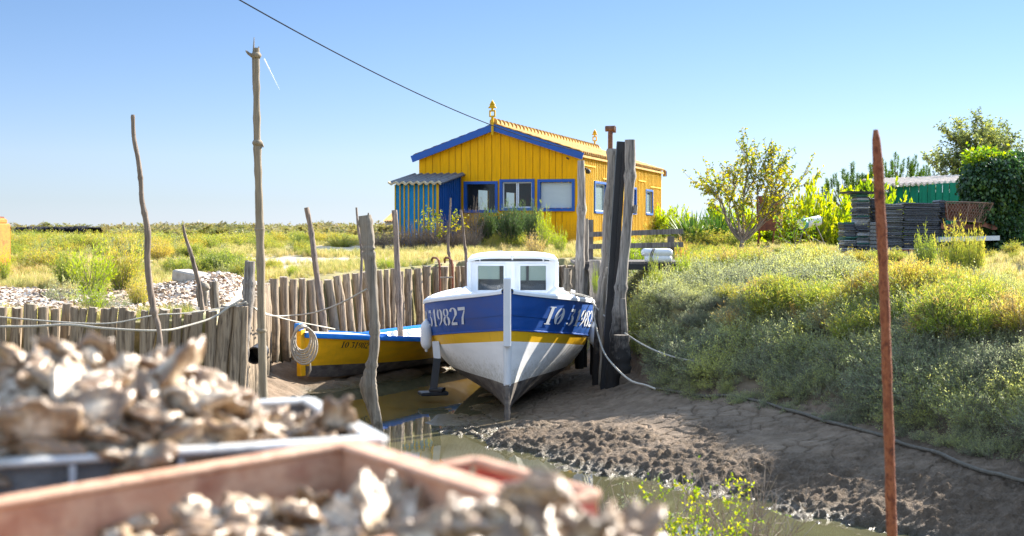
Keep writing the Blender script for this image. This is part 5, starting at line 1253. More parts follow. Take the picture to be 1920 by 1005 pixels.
# hedge shrubs by the cabin and the yard
bush('leafy_shrub', LEAFY, 0, 1240, 436, 46, 62, 42, 'green leafy shrub against the far end of the cabin')
bush('leafy_shrub', LEAFY, 1, 1275, 436, 44, 60, 38, 'green leafy shrub between the cabin and the spiky plant')
bush('hedge_shrub', HEDGE, 0, 1512, 462, 33, 90, 118, 'yellow green shrub behind the white drum')
bush('hedge_shrub', HEDGE, 1, 1560, 466, 33.5, 110, 108, 'tall yellow leaved shrub left of the mesh bag stacks')
bush('hedge_shrub', HEDGE, 2, 1604, 462, 34.5, 100, 96, 'yellow leaved shrub rising behind the mesh bag stacks')
bush('hedge_shrub', HEDGE, 0, 1650, 440, 36, 110, 96, 'yellow leaved shrub crowning the stacks behind the rusty rod')
bush('leafy_shrub', LEAFY, 1, 1480, 462, 34, 60, 70, 'dark leaved shrub between the rusty tank and the drum')
bush('leafy_shrub', LEAFY, 0, 1372, 456, 36, 110, 72, 'dense green shrub behind the fruit tree')
bush('leafy_shrub', LEAFY, 1, 1440, 458, 37, 90, 62, 'dark green shrub behind the rusty tank')
for k, (px, w_) in enumerate(((1300, 60), (1340, 66), (1386, 56))):
    bush('low_shrub', GLASS, k, px, 457, 33.5, w_*1.3, 26, 'low yellow shrub in front of the spiky plant', 'low yellow shrubs beside the pale path')
# spiky cordyline
def strap_plant(px, pyb, d, h, n, seed):
    rg_ = np.random.default_rng(seed); mb = MB(); q_ = P(px, pyb, d); q_.z = gz(q_.x, d)
    for i in range(n):
        a = rg_.uniform(0, 2*PI); el = rg_.uniform(.15, 1.0); L = h*rg_.uniform(.6, 1.0); r0 = rg_.uniform(0, .4)
        b0 = Vector((q_.x+r0*math.cos(a), q_.y+r0*math.sin(a), q_.z+.1+.2*rg_.uniform())); dr_ = Vector((math.cos(a)*(1-el*.8), math.sin(a)*(1-el*.8), el)).normalized(); s_ = Vector((-math.sin(a), math.cos(a), 0))*.02
        pts = [b0]
        for j in range(4): dr_ = (dr_+Vector((0, 0, -.10-.1*(1-el)))).normalized(); pts.append(pts[-1]+dr_*L/4)
        vs = []; 
        for j, p in enumerate(pts): wj = (1, 1.2, 1, .7, .05)[j]; vs += [p-s_*wj, p+s_*wj]
        mb.add(vs, [(2*j, 2*j+1, 2*j+3, 2*j+2) for j in range(4)], 0, [rg_.uniform(0, 1)]*10)
    o = mb.build('spiky_plant', M['l_strap'], None, loc=tuple(q_)); return o
tag(strap_plant(1300, 440, 34, .95, 260, 5), 'spiky plant with long strap leaves between the cabin and the fruit tree', 'plant')
tag(strap_plant(1345, 440, 34.6, .85, 200, 6), 'second spiky strap leaved plant close left of the fruit tree trunk', 'plant')

# ---------------------------------------------------------------- trees
def tree(name, px, pyb, d, h, limbs, seed, leafm, label, leaf=(.07, .035), dens=9, depth=4, barkm='bark', r0=.07, spread=.55, up=.25, trunk=.25, updroop=0, cluster=0, nleafs=1):
    rg_ = np.random.default_rng(seed); q_ = P(px, pyb, d); q_.z = gz(q_.x, d)-.05; tr = MB(); LP = []; LD = []
    def grow(p, dr_, L, r, dep):
        k = 5; pts = [p]; dd = np.array(dr_)
        for j in range(k):
            dd = dd+rg_.normal(size=3)*.13+np.array([0, 0, up*.25]); dd /= np.linalg.norm(dd); pts.append(pts[-1]+dd*L/k)
        tr.tube(pts, [r*(1-.13*j) for j in range(k+1)], 6 if r > .02 else 4, 0, False)
        if dep >= depth-1 or L < .3:
            m_ = int(dens*(L/.4)+1)
            for _ in range(m_):
                j = rg_.integers(0, k); f = rg_.uniform(); LP.append(pts[j]*(1-f)+pts[j+1]*f); q = rg_.normal(size=3); LD.append(dd*.5+q*.8/np.linalg.norm(q)+np.array([0, 0, -.25+updroop]))
        if dep < depth:
            nb = rg_.integers(3, 5)
            for b in range(nb):
                j = rg_.integers(1, k+1) if b else k; a = rg_.normal(size=3); a -= dd*a.dot(dd); a /= np.linalg.norm(a)
                nd_ = dd+a*spread*rg_.uniform(.6, 1.3); nd_ /= np.linalg.norm(nd_)
                grow(pts[j], nd_, L*rg_.uniform(.55, .8), r*.55, dep+1)
    base = np.array(q_); top = base+np.array([0, 0, trunk*h])
    tr.tube([base, base+(top-base)*.5+rg_.normal(size=3)*.02, top], [r0*1.2, r0, r0*.9], 10, 0, False, .15, seed)
    for ang, el, L in limbs:
        dv_ = np.array([math.cos(R(el))*math.sin(R(ang)), math.cos(R(el))*math.cos(R(ang))*.8, math.sin(R(el))]); grow(top-np.array([0, 0, rg_.uniform(0, .1)*h*trunk]), dv_/np.linalg.norm(dv_), L*h, r0*.6, 1)
    e = empty(name, tuple(q_), label, 'tree'); tr.build('trunk', M[barkm], e, smooth=True)
    LP = np.array(LP); LD = np.array(LD); cr = MB(); leafcloud(cr, LP, LD, leaf[0], leaf[1], rg_, 0, .2); cr.build('crown', M[leafm], e); return e
tree('fruit_tree', 1392, 470, 30, 2.5, [(-88, 55, .42), (-60, 68, .42), (-10, 78, .44), (30, 70, .42), (75, 60, .42), (92, 40, .44), (140, 60, .32), (-150, 60, .3), (80, 25, .3)], 8, 'l_fruit', 'small sparse fruit tree with a forked trunk standing before the rusty tank', (.09, .045), 12, 4, r0=.06, trunk=.16, spread=.62)
tree('ash_tree', 1832, 455, 42, 3.75, [(-88, 48, .36), (-70, 62, .36), (-20, 78, .38), (40, 66, .38), (85, 50, .36), (100, 35, .3), (-95, 28, .28), (160, 60, .3)], 21, 'l_olive', 'tall loose tree with thin foliage behind the ivy and the green shed', (.12, .05), 14, 5, r0=.08, trunk=.25, spread=.6)
tree('young_sumac', 822, 462, 32.6, 1.15, [(-85, 55, .42), (-30, 70, .42), (40, 65, .42), (88, 50, .42), (-110, 40, .35)], 31, 'l_fruit', 'yellow leaved sapling growing up in front of the blue lean-to', (.085, .04), 8, 3, r0=.018, trunk=.18, barkm='twig')
tree('sprouting_sapling', 1490, 478, 28, .85, [(-85, 45, .5), (0, 70, .5), (85, 50, .5), (60, 75, .5)], 41, 'l_yel', 'small yellow leaved sapling below the white drum', (.07, .04), 9, 3, r0=.012, trunk=.15, barkm='twig')
# pine: upright candles of needles
def pine(px, pyb, d, h, w_, n, seed, label):
    rg_ = np.random.default_rng(seed); q_ = P(px, pyb, d); q_.z = gz(q_.x, d)-.05; e = empty('pine_tree', tuple(q_), label, 'tree')
    tr = MB(); tr.tube([q_, q_+Vector((0, 0, h*.8))], [.1, .04], 8); cr = MB(); LP = []; LD = []
    for i in range(n):
        a = rg_.uniform(0, 2*PI); rr_ = w_/2*math.sqrt(rg_.uniform()); zz = h*(.45+.5*(1-(2*rr_/w_)**2)*rg_.uniform(.55, 1)); c0 = np.array([q_.x+rr_*math.cos(a), q_.y+rr_*math.sin(a), q_.z+zz])
        tr.tube([q_+Vector((0, 0, h*.35*rg_.uniform(.6, 1.3))), Vector(c0)-Vector((0, 0, .1)), Vector(c0)], [.02, .015, .01], 4, 0, False)
        ax = np.array([math.cos(a)*.35*rr_/w_, math.sin(a)*.35*rr_/w_, 1.0]); ax /= np.linalg.norm(ax); L = rg_.uniform(.3, .5)
        for k in range(130):
            t = rg_.uniform(); r_ = rg_.normal(size=3); LP.append(c0+ax*L*t); LD.append(ax*.9+r_*.45)
    leafcloud(cr, LP, LD, .14, .014, rg_, 0, 0); tr.build('trunk', M['bark'], e); cr.build('crown', M['l_pine'], e)
pine(1590, 440, 46, 2.6, 2.3, 70, 3, 'pine with upright candles behind the yellow hedge, left one')
pine(1680, 440, 45, 3.1, 2.9, 110, 4, 'taller pine with upright candles behind the rusty rod')
# ---------------------------------------------------------------- yard on the right
tk = empty('rusty_tank', tuple(P(1455, 466, 32)), 'rusty box tank on thin legs seen through the fruit tree', 'tank')
a = P(1425, 433, 32); b_ = P(1470, 367, 32); wx = b_.x-a.x; hz = b_.z-a.z
mb = MB(); mb.box(((a.x+b_.x)/2, 32.3, (a.z+b_.z)/2), (wx, .62, hz), rz=-.3, bev=.02); mb.box(((a.x+b_.x)/2+.0, 32.3, b_.z-.06), (wx+.04, .66, .03), rz=-.3); mb.box(((a.x+b_.x)/2+.0, 32.3, a.z+.04), (wx+.04, .66, .03), rz=-.3)
mb.build('tank_box', M['rust_box'], tk)
for dx, dy in ((-.3, -.25), (.05, -.35), (-.2, .2), (.32, .2)):
    mb = MB(); c_ = Vector(((a.x+b_.x)/2+dx, 32.3+dy, a.z+.02)); mb.tube([c_, (c_.x-.05, c_.y, gz(c_.x, c_.y)-.02)], .018, 6); mb.build('leg', M['rust'], tk)
mb = MB(); mb.bar(P(1415, 466, 31.8), P(1462, 463, 31.8), .04, .03); mb.build('foot_rail', M['rust'], tk)
dm = empty('white_drum', tuple(P(1520, 460, 31)), 'white drum with a teal end lying tilted on crossed wooden legs', 'drum')
a = P(1500, 421, 31); b_ = P(1536, 413, 31.2); ax_ = b_-a; L = ax_.length
mb = MB(); mb.lathe(a, [(.06, -.01), (.12, 0), (.125, .03), (.125, L-.02), (.12, L), (.06, L+.01)], 20, axis=tuple(ax_)); bd = mb.build('drum_body', M['white'], dm, smooth=True, edge=40)
mb = MB(); mb.lathe(a+ax_*.02, [(.128, 0), (.13, .15)], 20, axis=tuple(ax_)); mb.build('teal_band', M['teald'], bd, smooth=True)
mb = MB(); mb.tube([a+Vector((.05, 0, .1)), a+Vector((.06, 0, .17)), a+Vector((.12, 0, .2))], .02, 6); mb.build('valve', M['steel'], bd)
for (p, q_) in (((1503, 422), (1523, 459)), ((1527, 416), (1547, 459)), ((1507, 428), (1497, 460)), ((1513, 441), (1548, 459))):
    mb = MB(); mb.tube([P(*p, 30.95), P(*q_, 31.0)], .013, 5); mb.build('leg', M['rail'], dm)
# green shed
gs = empty('green_shed', tuple(P(1750, 450, 37)), 'green boarded shed with a pale tiled roof edge behind the stacks', 'shed')
a = P(1680, 385, 37); b_ = P(1822, 385, 36.4)
mb = MB(); dirx = (b_-a); dirx.z = 0; Ls = dirx.length; dirx.normalize(); rgs = random.Random(4); t = -.2
while t < Ls+.6:
    w_ = rgs.uniform(.17, .26); p = a+dirx*(t+w_/2); tz = P(0, float(np.interp(t/Ls, [0, 1], [350, 341])), 37).z
    mb.box((p.x, p.y+rgs.uniform(-.01, .01), (tz+1.9)/2), (w_-.015, .03, tz-1.9), rz=math.atan2(dirx.y, dirx.x)); t += w_
mb.box((a.x+1.2, 38.4, 2.65), (3.4, 2.6, 1.75)); mb.build('wall', M['green'], gs)
mb = MB(); zA = P(0, 347, 37).z; zB = P(0, 337, 36.4).z
mb.grid(lambda u, v: Vector((a.x-.35+(b_.x-a.x+1.2)*u, 36.75-.5*u*.0+3*v, zA+(zB-zA)*u*1.1+.25*v+.035*math.cos(u*PI*2*19))), 160, 6)
mb.grid(lambda u, v: Vector((a.x-.35+(b_.x-a.x+1.2)*u, 36.75, zA+(zB-zA)*u*1.1-.05*v+.035*math.cos(u*PI*2*19))), 160, 2)
mb.build('roof', M['pinkroof'], gs, smooth=True)
# stacked flat mesh bags
BAGM = {}
def bagmesh(w_, dd, h_, mat):
    key = (round(w_, 2), round(dd, 2), round(h_, 3), mat)
    if key not in BAGM:
        r_ = np.random.default_rng(len(BAGM)); mb = MB()
        mb.box((0, 0, 0), (w_, dd, h_), bev=h_*.32); v = [(x+r_.normal()*.004, y+r_.normal()*.004, z+r_.normal()*.003) for x, y, z in mb.v]; mb.v = v
        nr = max(3, int(w_/.06))
        for i in range(nr): mb.box((-w_/2+.03+(w_-.06)*i/(nr-1), -dd/2-.002, 0), (.012, .01, h_*.7))
        me_ = bpy.data.meshes.new('mesh_bag'); me_.from_pydata(mb.v, [], mb.f); me_.materials.append(M[mat]); BAGM[key] = me_
    return BAGM[key]
def stack(px0, px1, pyt, pyb, d, mats, n, label, group, dd=.55, seed=0, rz=-.05):
    rg_ = random.Random(seed); a = P(px0, pyb, d); b_ = P(px1, pyt, d); W_ = b_.x-a.x; H_ = b_.z-a.z; h_ = H_/n
    for i in range(n):
        o = bpy.data.objects.new('mesh_bag', bagmesh(W_, dd, h_*.93, rg_.choice(mats))); C.objects.link(o)
        o.location = ((a.x+b_.x)/2+rg_.uniform(-.02, .02), d+dd/2+rg_.uniform(-.03, .03), a.z+h_*(i+.5)); o.rotation_euler = (rg_.uniform(-.01, .01), rg_.uniform(-.015, .015), rz+rg_.uniform(-.03, .03))
        tag(o, label, 'mesh bag', group)
SD = 24.0
stack(1584, 1607, 417, 483, SD+.3, ['mesh', 'meshgrey', 'meshgreen', 'meshpale', 'mesh', 'mesh'], 22, 'flat mesh bag in the low leftmost stack of mixed colours', 'mesh bags of the leftmost stack', seed=1)
stack(1608, 1632, 362, 484, SD+.2, ['mesh', 'mesh', 'meshgrey', 'meshgreen', 'meshpale'], 38, 'flat mesh bag in the tallest stack of mixed colours left of the rusty rod', 'mesh bags of the tallest stack', seed=2)
stack(1633, 1660, 371, 485, SD+.6, ['mesh', 'meshgrey', 'mesh'], 34, 'flat dark mesh bag in the stack hidden behind the rusty rod', 'mesh bags behind the rusty rod', seed=3)
stack(1661, 1694, 382, 466, SD, ['meshgrey', 'meshgrey', 'meshgrey', 'mesh'], 24, 'flat grey mesh bag in the stack just right of the rusty rod', 'grey mesh bags on the pink pallet', seed=4, rz=.02)
stack(1695, 1762, 380, 465, SD-.05, ['mesh'], 22, 'flat black mesh bag in the broad black stack on the pink pallet', 'black mesh bags on the pink pallet', seed=5, rz=-.02)
stack(1763, 1776, 375, 425, SD+.2, ['mesh'], 10, 'narrow black mesh bag wedged left of the wire basket', 'black mesh bags beside the basket', seed=6)
stack(1759, 1866, 424, 443, SD+.1, ['mesh', 'mesh', 'meshgrey'], 5, 'wide black mesh bag lying under the wire basket', 'black mesh bags under the basket', seed=7, dd=.6)
mb = MB(); mb.box((P(1620, 361, SD).x+.05, SD+.5, P(0, 360, SD).z), (.58, .75, .035), rot=Matrix.Rotation(.02, 3, 'Y')); tag(mb.build('cover_board', M['tar'], None, loc=tuple(P(1620, 361, SD))), 'dark cover board on top of the tallest stack', 'board')
mb = MB(); q_ = P(1645, 448, SD-.25)
for i in range(9): mb.box((q_.x, q_.y, q_.z-.28+.07*i), (.2, .3, .06), bev=.01)
tag(mb.build('crate_pile', M['meshgrey'], None, loc=tuple(q_)), 'narrow grey crate pile standing at the foot of the rusty rod stack', 'crates')
pp = empty('pallet', tuple(P(1712, 485, SD)), 'pale pink plastic pallet with a red lip under the black stacks', 'pallet')
a = P(1660, 485, SD-.1); b_ = P(1764, 471, SD-.1); mb = MB(); mb.box(((a.x+b_.x)/2, SD+.25, (1.85+b_.z)/2), (b_.x-a.x, .7, b_.z-1.85), bev=.01); mb.build('base', M['pinkp'], pp)
mb = MB(); mb.box(((a.x+b_.x)/2, SD+.25, b_.z+.018), (b_.x-a.x+.03, .74, .03)); mb.build('red_lip', M['redp'], pp); mb = MB(); mb.box(((a.x+b_.x)/2, SD+.25, b_.z+.045), (b_.x-a.x+.01, .72, .022)); mb.build('top_sheet', M['meshpale'], pp)
# white board and lower junk
mb = MB(); mb.bar(P(1757, 449, SD-.1), P(1868, 446, SD-.1), .35, .085); tag(mb.build('white_board', M['white'], None, loc=tuple(P(1800, 448, SD))), 'long white board lying under the black mesh bags at the right', 'board')
mb = MB()
for i in range(5): mb.box((P(1812, 470, SD).x, SD+.1, 1.88+.045*i), (1.05, .6, .035), rz=random.Random(i).uniform(-.03, .03))
tag(mb.build('pallet_stack', M['meshgrey'], None, loc=tuple(P(1812, 470, SD))), 'grey slatted stack beneath the long white board', 'pallets')
# wire basket
wbk = empty('wire_basket', tuple(P(1815, 425, SD-.2)), 'rusty wire mesh basket lying full of netting on the black bags', 'basket')
mb = MB(); A = P(1774, 378, SD-.15); B = P(1862, 381, SD-.15); Cc = P(1778, 413, SD-.15); D = P(1844, 417, SD-.15)
def bp(u, v, y=0): return (A.lerp(B, u)).lerp(Cc.lerp(D, u), v)+Vector((0, y+.12*math.sin(u*PI)*-1, 0))
for i in range(17):
    for s_ in (1, -1):
        pts = [bp(min(1, max(0, i/16+s_*.22*v)), v) for v in np.linspace(0, 1, 6)]; mb.tube(pts, .0045, 4, 0, False)
for v in (0, 1): mb.tube([bp(u, v) for u in np.linspace(0, 1, 9)], .012, 6)
mb.tube([A, Cc], .012, 6); mb.tube([B, D], .012, 6)
for u in (.45, .8): mb.tube([bp(u, 0), bp(u, 1)], .01, 5)
for i in range(9): mb.tube([bp(u, 0, .35) for u in np.linspace(0, 1, 5)][:], .006, 4, 0, False) if i == 0 else mb.tube([bp(i/9, 0), bp(i/9, 0, .35), bp(i/9, 1, .35)], .005, 4, 0, False)
mb.build('wire_frame', M['wire'], wbk)
mb = MB(); mb.grid(lambda u, v: bp(u*.96+.02, v*.9+.08, .12+.08*float(vn(u*12, v*9, 3))), 30, 12); mb.build('netting', M['rust_box'], wbk)
mb = MB(); mb.grid(lambda u, v: P(1765+105*u, 418+10*v+3*math.sin(u*15), SD-.1-.1*v), 30, 4); mb.build('netting_skirt', M['rust_box'], wbk)
# caged white tank at the right edge
ib = empty('caged_tank', tuple(P(1925, 462, 24.5)), 'white plastic tank in a metal cage at the right edge beside the ivy', 'tank')
a = P(1901, 462, 24.5); b_ = P(2010, 385, 24.5); mb = MB(); mb.box(((a.x+b_.x)/2, 25.1, (a.z+b_.z)/2), (b_.x-a.x, 1.0, b_.z-a.z-.06), bev=.05); mb.build('tank_body', M['white'], ib)
mb = MB()
for py in (388, 412, 436, 460): mb.tube([P(1900, py, 24.45), P(2010, py, 24.45)], .012, 6)
for px in (1901, 1925, 1950, 1980): mb.tube([P(px, 386, 24.46), P(px, 462, 24.46)], .012, 6)
mb.build('cage', M['meshgrey'], ib)
# ivy mass over a dead stump
iv = empty('ivy_thicket', tuple(P(1868, 480, 24.3)), 'dark ivy smothering a dead trunk at the right edge', 'ivy')
rg_ = np.random.default_rng(12); LP = []; LD = []; core = MB()
blobs = [(1868, 330, 24.4, .55, .38), (1905, 318, 24.6, .5, .30), (1850, 385, 24.3, .42, .5), (1880, 420, 24.3, .36, .6), (1868, 470, 24.2, .34, .4), (1835, 350, 24.3, .3, .28), (1925, 350, 24.8, .5, .35), (1890, 345, 24.2, .4, .4)]
for px, py, d_, rw, rh in blobs:
    c_ = np.array(P(px, py, d_)); n = int(4200*rw*rh/.2)
    q = rg_.normal(size=(n, 3)); q /= np.linalg.norm(q, axis=1, keepdims=True); r_ = 1+.18*(vn(q[:, 0]*3+px, q[:, 2]*3+q[:, 1]*2, 4)-.5)*2+.11*rg_.normal(size=n)
    LP.append(c_+q*np.array([rw, .42, rh])*r_[:, None]); LD.append(q*.5+rg_.normal(size=(n, 3))*.3+np.array([0, 0, -.7]))
    core.grid(lambda u, v: Vector(c_)+Vector((rw*.8*math.cos(2*PI*u)*math.sin(PI*v), .33*math.sin(2*PI*u)*math.sin(PI*v), rh*.8*math.cos(PI*v))), 14, 9)
LP = np.concatenate(LP); LD = np.concatenate(LD)
mb = MB(); leafcloud(mb, LP, LD, .075, .06, rg_, 0, .1); mb.build('foliage', M['l_ivy'], iv)
core.tube([P(1868, 490, 24.3), P(1870, 400, 24.3), P(1866, 330, 24.3)], [.18, .15, .1], 8); core.build('smothered_trunk', M['l_ivy'], iv)
n = 3200; u = rg_.uniform(0, 1, n); LPx = np.stack([P(1835, 300, 24).x+u*1.2, 24.2+rg_.uniform(0, .8, n), P(0, 318, 24.3).z+.14*np.sin(u*4+1)+rg_.normal(size=n)*.13+.1*u], -1)
mb = MB(); leafcloud(mb, LPx, rg_.normal(size=(n, 3))*.6+np.array([0, 0, .3]), .08, .06, rg_); mb.build('fresh_top_growth', M['l_yel'], iv)
n = 900; LPx = np.stack([P(1755, 300, 24).x+rg_.uniform(0, 1.2, n), 24.0+rg_.uniform(-.1, .3, n), 1.95+rg_.uniform(0, .3, n)**1.0], -1)
mb = MB(); leafcloud(mb, LPx, rg_.normal(size=(n, 3)), .06, .05, rg_); mb.build('ground_runners', M['l_ivy'], iv)

# ---------------------------------------------------------------- foreground crates and oysters
ZR = 2.185
def hz_pt(x, y): return Vector((x, y, ZR))
def crate(name, label, corner, dl, ds, Ll, Ls, h, mat, mat2, ribs, th=.016):
    """corner: far corner of the rim; dl long direction, ds short direction (any tilt)"""
    X = Vector(dl).normalized(); Y = Vector(ds); Y = (Y-X*X.dot(Y)).normalized(); Z = X.cross(Y)
    if Z.z < 0: Z = -Z
    c0 = Vector(corner); B = lambda x, y, z: c0+X*x+Y*y+Z*z; rot = Matrix((X, Y, Z)).transposed()
    e = empty(name, tuple(c0-Z*h), label, 'crate')
    for k in range(4):
        mb = MB(); lng = k < 2; L = Ll if lng else Ls; s_ = (0, Ls, 0, Ll)[k]; inn = (1, -1, 1, -1)[k]
        def bx(t, d, z, st, sd_, sz, m=0, bev=0):
            mb.box(B(t, s_+inn*d, z) if lng else B(s_+inn*d, t, z), (st, sd_, sz) if lng else (sd_, st, sz), rot=rot, m=m, bev=bev)
        bx(L/2, th/2, -h/2, L-.002*k, th*.5, h-.004, 1); bx(L/2, .001, -.0003*k, L+.016, th*1.9, .010, 0, .003); bx(L/2, -.004, -.062-.0003*k, L+.006, th*1.1, .008, 0, .002)
        n = ribs if L > .45 else max(2, ribs-1)
        for i in range(n+1): bx(L*i/n, -.004, -.033, .008, th, .05)
        mb.build('side_wall', [mat, mat2], e)
    mb = MB(); mb.box(B(Ll/2, Ls/2, -h+.006), (Ll-.01, Ls-.01, .01), rot=rot); mb.build('base', mat2, e)
    return e, B, rot
gc = Vector((-.200, 1.900, ZR)); gdl = (-.487, -.195); gds = (-.195, .487)
crate('grey_crate', 'grey ribbed plastic crate heaped high with oysters', gc, (*gdl, 0), (*gds, 0), .72, .46, .22, M['cgrey'], M['meshgrey'], 5)  # walls darker than the rim: shade of the facing side put into the colour
pc = Vector((-.240, 1.857, ZR)); pdl = (-.835, -.55); pds = (.55, -.835)
pk, PB, prot = crate('red_crate', 'sun-faded pinkish crate of oysters in the near foreground', pc, (*pdl, -.06), (*pds, 0), .62, .52, .2, M['cpink'], M['cpink'], 3, .022)
V3 = lambda t: Vector((*t, 0)).normalized()
mb = MB(); y0_, y1_, wd = .235, .50, -.075
for cx_, cy_, sx_, sy_ in ((wd, (y0_+y1_)/2, .014, y1_-y0_), (wd/2, y0_, -wd, .018), (wd/2, y1_, -wd, .014)):
    mb.box(PB(cx_, cy_, -.001), (sx_+.004, sy_, .012), rot=prot, bev=.003); mb.box(PB(cx_, cy_, -.04), (sx_*.6, sy_*.97, .07), rot=prot, m=1)
mb.box(PB(wd/2, (y0_+y1_)/2, -.07), (-wd, y1_-y0_, .006), rot=prot, m=1)
mb.build('handle_pocket', [M['cpink'], M['cred']], pk)
# support: wooden trestle under the crates
ts_ = empty('trestle_table', (-.35, 1.7, 1.65), 'low timber trestle carrying the crates of oysters in the foreground', 'trestle')
gzc = 1.66
mb = MB()
for i in range(8): mb.box((-.35, 1.05+.165*i, ZR-.262), (1.9, .15, .03))
mb.build('table_top', M['rail'], ts_)
for x, y in ((-1.1, 1.1), (.45, 1.1), (-1.1, 2.15), (.45, 2.15)):
    mb = MB(); mb.bar((x, y, gz(x, y)-.05), (x, y, ZR-.277), .07, .07, up=(0, 1, 0)); mb.build('leg', M['rail'], ts_)
# oysters
m_oy, nt, b = nodes('oyster_shell')
v = coords(nt, (1, 1, 1)); g_ = nd(nt, 'ShaderNodeNewGeometry').outputs['Position']
n1 = noise(nt, v, 22, 5, .65, .5); n2 = noise(nt, g_, 7, 3, .5); oi = nd(nt, 'ShaderNodeObjectInfo').outputs['Random']
wv = nd(nt, 'ShaderNodeTexWave'); wv.inputs['Scale'].default_value = 26; wv.inputs['Distortion'].default_value = 9; wv.inputs['Detail'].default_value = 3; nt.links.new(v, wv.inputs[0])
c = ramp(nt, n1, [(.34, (.06, .032, .016)), (.47, (.28, .17, .09)), (.57, (.55, .41, .26)), (.70, (.88, .79, .64))])
c = mixc(nt, maprange(nt, n2, .42, .62, 0, .6), c, (.30, .19, .10)); c = mixc(nt, maprange(nt, oi, .3, 0, 0, .7), c, (.13, .07, .035)); c = mixc(nt, maprange(nt, oi, .7, 1, 0, .55), c, (.90, .79, .62)); c = mixc(nt, maprange(nt, wv.outputs['Fac'], .5, .9, 0, .45), c, (.16, .12, .09))
_va = nd(nt, 'ShaderNodeAttribute', attribute_name='var').outputs['Fac']; c = mixc(nt, maprange(nt, _va, .72, 1.02, 0, .75), c, (.20, .115, .055)); c = mixc(nt, maprange(nt, _va, .55, .25, 0, .5), c, (.90, .79, .62))
nt.links.new(c, b.inputs['Base Color']); b.inputs['Roughness'].default_value = .38; b.inputs['Specular IOR Level'].default_value = .7
bump(nt, b, n1, .9, .006)
OY = []
for s_ in range(8):
    r_ = np.random.default_rng(300+s_); mb = MB()
    for k in range(r_.integers(2, 5)):
        L = r_.uniform(.042, .064); W_ = L*r_.uniform(.5, .7); T_ = L*r_.uniform(.18, .30); rot = Euler(r_.uniform(-.75, .75, 3)*np.array([1, 1, 4.1])).to_matrix(); off = Vector(r_.normal(size=3)*np.array([.022, .022, .016]))
        sd_ = int(r_.integers(0, 999)); NU, NV = 26, 13
        base = mb.n; vs = []; va = []
        for i in range(NU):
            for j in range(NV):
                a = 2*PI*i/(NU-1) if i < NU-1 else 0; ph = PI*j/(NV-1)-PI/2
                cx_, cy_ = math.cos(a), math.sin(a); fr = (1+.30*(float(vn(3+2.6*cx_, 3+2.6*cy_, sd_))-.5)*2+.18*(float(vn(9+6*cx_, 9+6*cy_, sd_))-.5)*2)*(1+.15*math.cos(a))
                ry = (math.cos(ph)**.55 if abs(ph) < 1.57 else 0); lay = .22*math.sin(ry*13+3*cx_+sd_)+.5*(float(vn(ry*7+cx_*3+9, cy_*3+9, sd_))-.5)
                p = Vector((L*cx_*ry*fr, W_*cy_*ry*fr, T_*math.sin(ph)*(1-.35*ry)+T_*lay+.25*T_*math.sin(3*a+sd_)*ry**2)); vs.append(off+rot @ p); va.append(ry*(.75+.5*float(vn(cx_*4+9, cy_*4+ry*3, sd_))))
        mb.add(vs, [(i*NV+j, (i+1)*NV+j, (i+1)*NV+j+1, i*NV+j+1) for i in range(NU-1) for j in range(NV-1)], 0, va)
    me_ = bpy.data.meshes.new('oyster_clump'); me_.from_pydata([tuple(q) for q in mb.v], [], mb.f); me_.materials.append(m_oy); me_.polygons.foreach_set('use_smooth', [True]*len(mb.f)); me_.attributes.new('var', 'FLOAT', 'POINT').data.foreach_set('value', mb.a); OY.append(me_)
prof = ([-40, 0, 60, 100, 150, 200, 240, 280, 330, 400, 450, 520, 600, 650, 690, 720], [690, 680, 658, 642, 618, 628, 650, 616, 655, 692, 703, 718, 752, 782, 806, 830])
gl_, gs_ = V3(gdl), V3(gds)
def heapz(a, s):
    """height over the rim at long coordinate a, short coordinate s of the grey crate"""
    p = gc+gl_*a+gs_*s
    mid = gc+gl_*a+gs_*.26; px, _ = to_px(mid.x, mid.y, ZR); py = float(np.interp(px, *prof)); top = PZ(px, py, 0) if False else CAMZ-(py-427)*mid.y/F
    return ZR-.035+(max(0, top-ZR-.045)+.03)*max(0, 1-abs((s-.25)/.27)**2.6)
rgo = np.random.default_rng(44); cnt = 0
def put_oyster(p, sc, label, group):
    o = bpy.data.objects.new('oyster_clump', OY[int(rgo.integers(0, 8))]); C.objects.link(o); o.location = p; o.rotation_euler = (float(np.clip(rgo.normal()*.45, -.8, .8))+(PI if rgo.uniform() < .4 else 0), float(np.clip(rgo.normal()*.45, -.8, .8)), rgo.uniform(-PI, PI)); o.scale = (sc,)*3; tag(o, label, 'oysters', group)
mb = MB(); mb.grid(lambda u, v: gc+gl_*(.02+.68*u)+gs_*(.02+.42*v)+Vector((0, 0, heapz(.02+.68*u, .02+.42*v)-ZR-.03+.02*float(vn(u*22, v*14, 8)))), 60, 40)
tag(mb.build('shell_rubble', m_oy, None, True, loc=tuple(gc)), 'packed shell rubble filling the grey crate under the oysters', 'shell rubble', None, 'stuff')
ncl = 0
for i in range(17):
    for j in range(10):
        a = .03+.66*(i+rgo.uniform(.0, 1))/17; s = .02+.42*(j+rgo.uniform(0, 1))/10; p = gc+gl_*a+gs_*s; p.z = heapz(a, s)+rgo.uniform(-.012, .012)
        sc_ = rgo.choice([.55, .75, .95, 1.08] if i > 4 else [.45, .55, .7]); p.z += .02-sc_*.042-(.022 if i < 5 else 0)
        put_oyster(p, sc_, 'oyster clump in the high sunlit heap on the grey crate', 'oyster clumps heaped in the grey crate')
pl_, ps_ = V3(pdl), V3(pds)
def fillz(a, s):
    p = pc+pl_*a+ps_*s; px, _ = to_px(p.x, p.y, ZR)
    return ZR-.09-.06*a+.03*math.exp(-(((a-.12)/.16)**2+((s-.30)/.12)**2))
